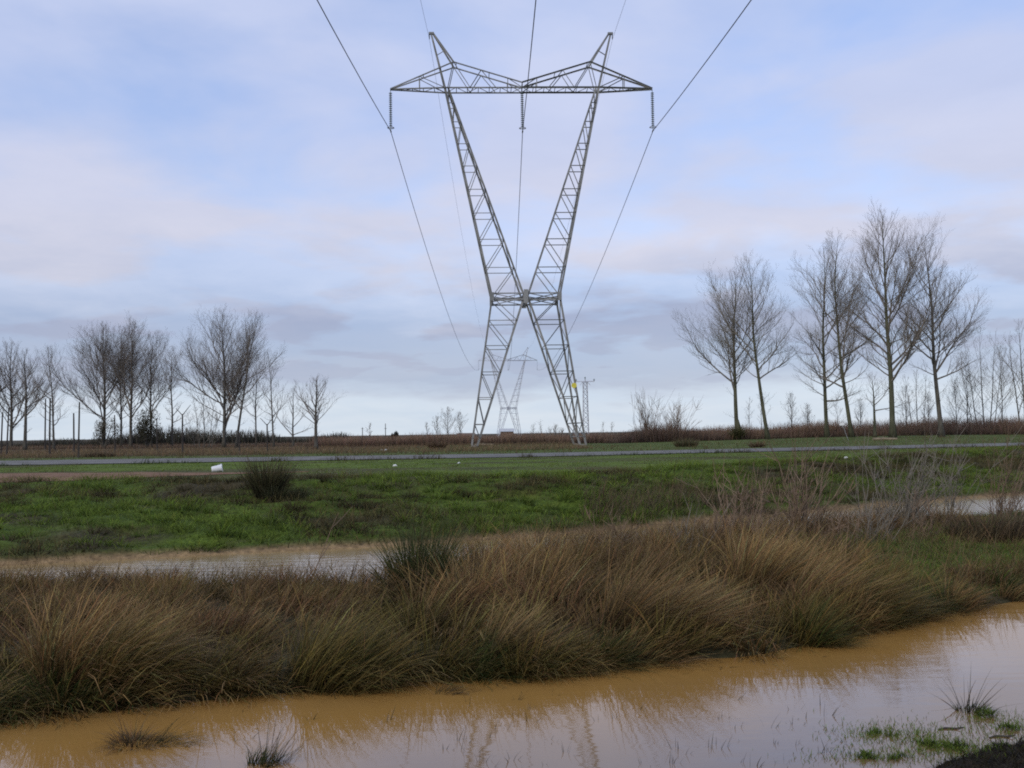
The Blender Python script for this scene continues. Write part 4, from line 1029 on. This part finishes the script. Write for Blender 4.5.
# far sheds
def shed(px, w, Hh, Dd, label, rmat):
    q = on_y(px, 434, Dd); z = float(height(q.x, Dd)); rt = empty("shed", (q.x, Dd, z), label, "shed")
    mb = MB(); mb.box((0, 0, Hh/2), (w, 4, Hh)); mb.build("wall", M['brick'], rt)
    mb = MB()
    for v in ((-w/2-.3, -2.3, Hh+.02), (w/2+.3, -2.3, Hh+.02), (w/2+.3, 2.3, Hh+.02), (-w/2-.3, 2.3, Hh+.02), (-w/2-.3, 0, Hh+.9), (w/2+.3, 0, Hh+.9)): mb.v.append(v)
    mb.f += [(0, 1, 5, 4), (2, 3, 4, 5), (0, 4, 3), (1, 2, 5), (3, 2, 1, 0)]; mb.build("roof", M[rmat], rt)
    mb = MB(); mb.box((w*.2, -2.03, .95), (.9, .05, 1.9)); mb.build("door", M['wood'], rt)
shed(507, 3.9, 3.4, 300, "small shed with pale roof under the distant pylon", 'roof')
shed(466, 5.5, 2.8, 330, "low brown shed between the distant copse and the pylon", 'brick')
for px, lab in ((385.5, "thin dark pole on the horizon just left of the round conifer"), (362.5, "thin dark pole on the horizon left of the lone sapling")):
    q = on_y(px, 434, 240); z = float(height(q.x, 240)); mb = MB(); mb.tube([(0, 0, -.2), (0, 0, 4.5 if px > 380 else 3.6)], [.12, .08], 6)
    mb.bar((-.35, 0, 3.3), (.35, 0, 3.3), .08)
    tag(mb.build("utility_pole", M['wood'], None, (q.x, 240, z)), lab, "pole", "poles on the horizon")

# sticks on the near mud
for px, py, L, lab in ((952, 729, .22, "dark stick lying in shallow water near the sparse spiky tuft"), (1003, 737, .22, "short dark stick on the mud at the lower right corner")):
    q = on_z(px, py, WATER); rd = random.Random(px); mb = MB(); zq = max(float(height(q.x, q.y)), WATER) - WATER
    mb.tube([(-L/2, -.02, zq+.002), (-L*.2, .01, zq+.006), (L*.15, 0, zq+.004), (L/2, .04, zq)], [.005, .008, .007, .004], 5)
    mb.tube([(0, 0, zq+.005), (L*.25, -.03, zq+.012)], [.005, .003], 4)
    tag(mb.build("stick", M['wood'], None, (q.x, q.y, WATER)), lab, "stick")
# dark mud at the near shore, lower right corner, with torn turf
parts = []
nn_ = 7000
P = np.array([on_z(rng.uniform(900, 1100), rng.uniform(734, 800), WATER+.02)[:] for _ in range(nn_)])
P = P[height(P[:, 0], P[:, 1], False) > WATER+.005]; nn_ = len(P)
P[:, 2] = np.maximum(height(P[:, 0], P[:, 1], False), WATER)-.01
parts.append(blades(P, rng.uniform(.02, .10, nn_), np.abs(rng.normal(1.0, .4, nn_)), rng.uniform(0, 6.28, nn_), np.abs(rng.normal(.7, .4, nn_)), rng.uniform(.004, .010, nn_), jit((.012, .010, .006), nn_), jit((.040, .032, .016), nn_)))
tag(blade_object("dead_turf", parts), "dark trampled dead grass on the mud at the lower right corner", None, None, "stuff")

# ------------------------------------------------------------------ sky, light
SUN_EL, SUN_AZ = R(28), R(215)           # azimuth clockwise from +Y
w = bpy.data.worlds.new("World"); scene.world = w; w.use_nodes = True
nt = w.node_tree; nt.nodes.clear()
out = N(nt, "ShaderNodeOutputWorld")
sky = N(nt, "ShaderNodeTexSky"); sky.sky_type = 'NISHITA'; sky.sun_disc = False
sky.sun_elevation = SUN_EL; sky.sun_rotation = SUN_AZ; sky.altitude = 0; sky.air_density = 1.0; sky.dust_density = 0.4; sky.ozone_density = 4.0
bsky = N(nt, "ShaderNodeBackground"); bsky.inputs["Strength"].default_value = 0.15
hz_ = N(nt, "ShaderNodeMix", data_type='RGBA', blend_type='MULTIPLY'); hz_.inputs["Factor"].default_value = 1; hz_.inputs[7].default_value = (1.2, 1.2, 1.32, 1)
nt.links.new(sky.outputs["Color"], hz_.inputs[6]); nt.links.new(hz_.outputs[2], bsky.inputs["Color"])
tc = N(nt, "ShaderNodeTexCoord"); sx = N(nt, "ShaderNodeSeparateXYZ"); nt.links.new(tc.outputs["Generated"], sx.inputs["Vector"])
def MATH(op, a, b=None):
    n_ = N(nt, "ShaderNodeMath", operation=op)
    for i, q in enumerate((a, b)):
        if q is None: continue
        if isinstance(q, (int, float)): n_.inputs[i].default_value = q
        else: nt.links.new(q, n_.inputs[i])
    return n_.outputs["Value"]
zz = MATH('MAXIMUM', sx.outputs["Z"], 0.0)
den = MATH('ADD', zz, 0.16)
cx_ = MATH('DIVIDE', sx.outputs["X"], den); cy_ = MATH('DIVIDE', sx.outputs["Y"], den)
cv = N(nt, "ShaderNodeCombineXYZ"); nt.links.new(cx_, cv.inputs["X"]); nt.links.new(cy_, cv.inputs["Y"])
def NOISE(vec, scale, detail, rough, off=(0, 0, 0), sc=(1, 1, 1), dist=0.0):
    mp = N(nt, "ShaderNodeMapping"); mp.inputs["Location"].default_value = off; mp.inputs["Scale"].default_value = sc
    nt.links.new(vec, mp.inputs["Vector"])
    nz = N(nt, "ShaderNodeTexNoise"); nz.inputs["Scale"].default_value = scale; nz.inputs["Detail"].default_value = detail; nz.inputs["Roughness"].default_value = rough; nz.inputs["Distortion"].default_value = dist
    nt.links.new(mp.outputs["Vector"], nz.inputs["Vector"]); return nz.outputs["Fac"]
def RAMP(fac, stops):
    r_ = N(nt, "ShaderNodeValToRGB"); cr = r_.color_ramp
    while len(cr.elements) < len(stops): cr.elements.new(.5)
    for e_, (p_, c_) in zip(cr.elements, stops): e_.position = p_; e_.color = (*c_, 1)
    nt.links.new(fac, r_.inputs["Fac"]); return r_.outputs["Color"]
cover = NOISE(cv.outputs["Vector"], 1.7, 5, .5, (3.22, 1.92, 0), dist=.25)
shade = NOISE(cv.outputs["Vector"], 2.2, 7, .58, (9.3, 4.2, 2), dist=.2)
band = NOISE(tc.outputs["Generated"], 2.2, 4, .55, (0.4, 0, 0), (1.0, 1.0, 6.0))
# layered cloud decks: height above the horizon, broken up by noise
lift = MATH('ADD', zz, MATH('MULTIPLY', MATH('SUBTRACT', band, .5), .075))
lift = MATH('ADD', lift, MATH('MULTIPLY', MATH('SUBTRACT', shade, .5), .06))
deck = RAMP(lift, [(0.0, (.66, .74, .83)), (.03, (.64, .72, .83)), (.055, (.43, .48, .62)), (.11, (.395, .435, .585)), (.15, (.58, .60, .73)), (.20, (.66, .67, .80)), (.30, (.58, .64, .86)), (.6, (.54, .64, .92)), (1.0, (.48, .58, .86))])
var = RAMP(shade, [(.3, (.93, .95, .98)), (.68, (1.08, 1.055, 1.02))])
mx = N(nt, "ShaderNodeMix", data_type='RGBA', blend_type='MULTIPLY'); mx.inputs["Factor"].default_value = 1
nt.links.new(deck, mx.inputs[6]); nt.links.new(var, mx.inputs[7])
bcl = N(nt, "ShaderNodeBackground"); nt.links.new(mx.outputs[2], bcl.inputs["Color"]); bcl.inputs["Strength"].default_value = 1.0
mask = MATH('MAXIMUM', RAMP(cover, [(.30, (.42, .42, .42)), (.56, (.95, .95, .95))]), MATH('SUBTRACT', 1.0, MATH('MULTIPLY', zz, 1.7)))
ms = N(nt, "ShaderNodeMixShader"); nt.links.new(mask, ms.inputs["Fac"])
nt.links.new(bsky.outputs["Background"], ms.inputs[1]); nt.links.new(bcl.outputs["Background"], ms.inputs[2])
nt.links.new(ms.outputs["Shader"], out.inputs["Surface"])

sd = bpy.data.lights.new("sun", 'SUN'); sd.energy = 1.5; sd.angle = R(10); sd.color = (1, .92, .78)
so = bpy.data.objects.new("sun", sd); COL.objects.link(so)
tos = Vector((math.sin(SUN_AZ)*math.cos(SUN_EL), math.cos(SUN_AZ)*math.cos(SUN_EL), math.sin(SUN_EL)))
so.rotation_euler = tos.to_track_quat('Z', 'Y').to_euler()

# ------------------------------------------------------------------ render settings
scene.render.engine = 'CYCLES'
scene.view_settings.view_transform = 'Standard'; scene.view_settings.look = 'None'; scene.view_settings.exposure = 0
scene.cycles.use_denoising = False
scene.cycles.max_bounces = 5; scene.cycles.diffuse_bounces = 3
scene.cycles.filter_width = 1.9
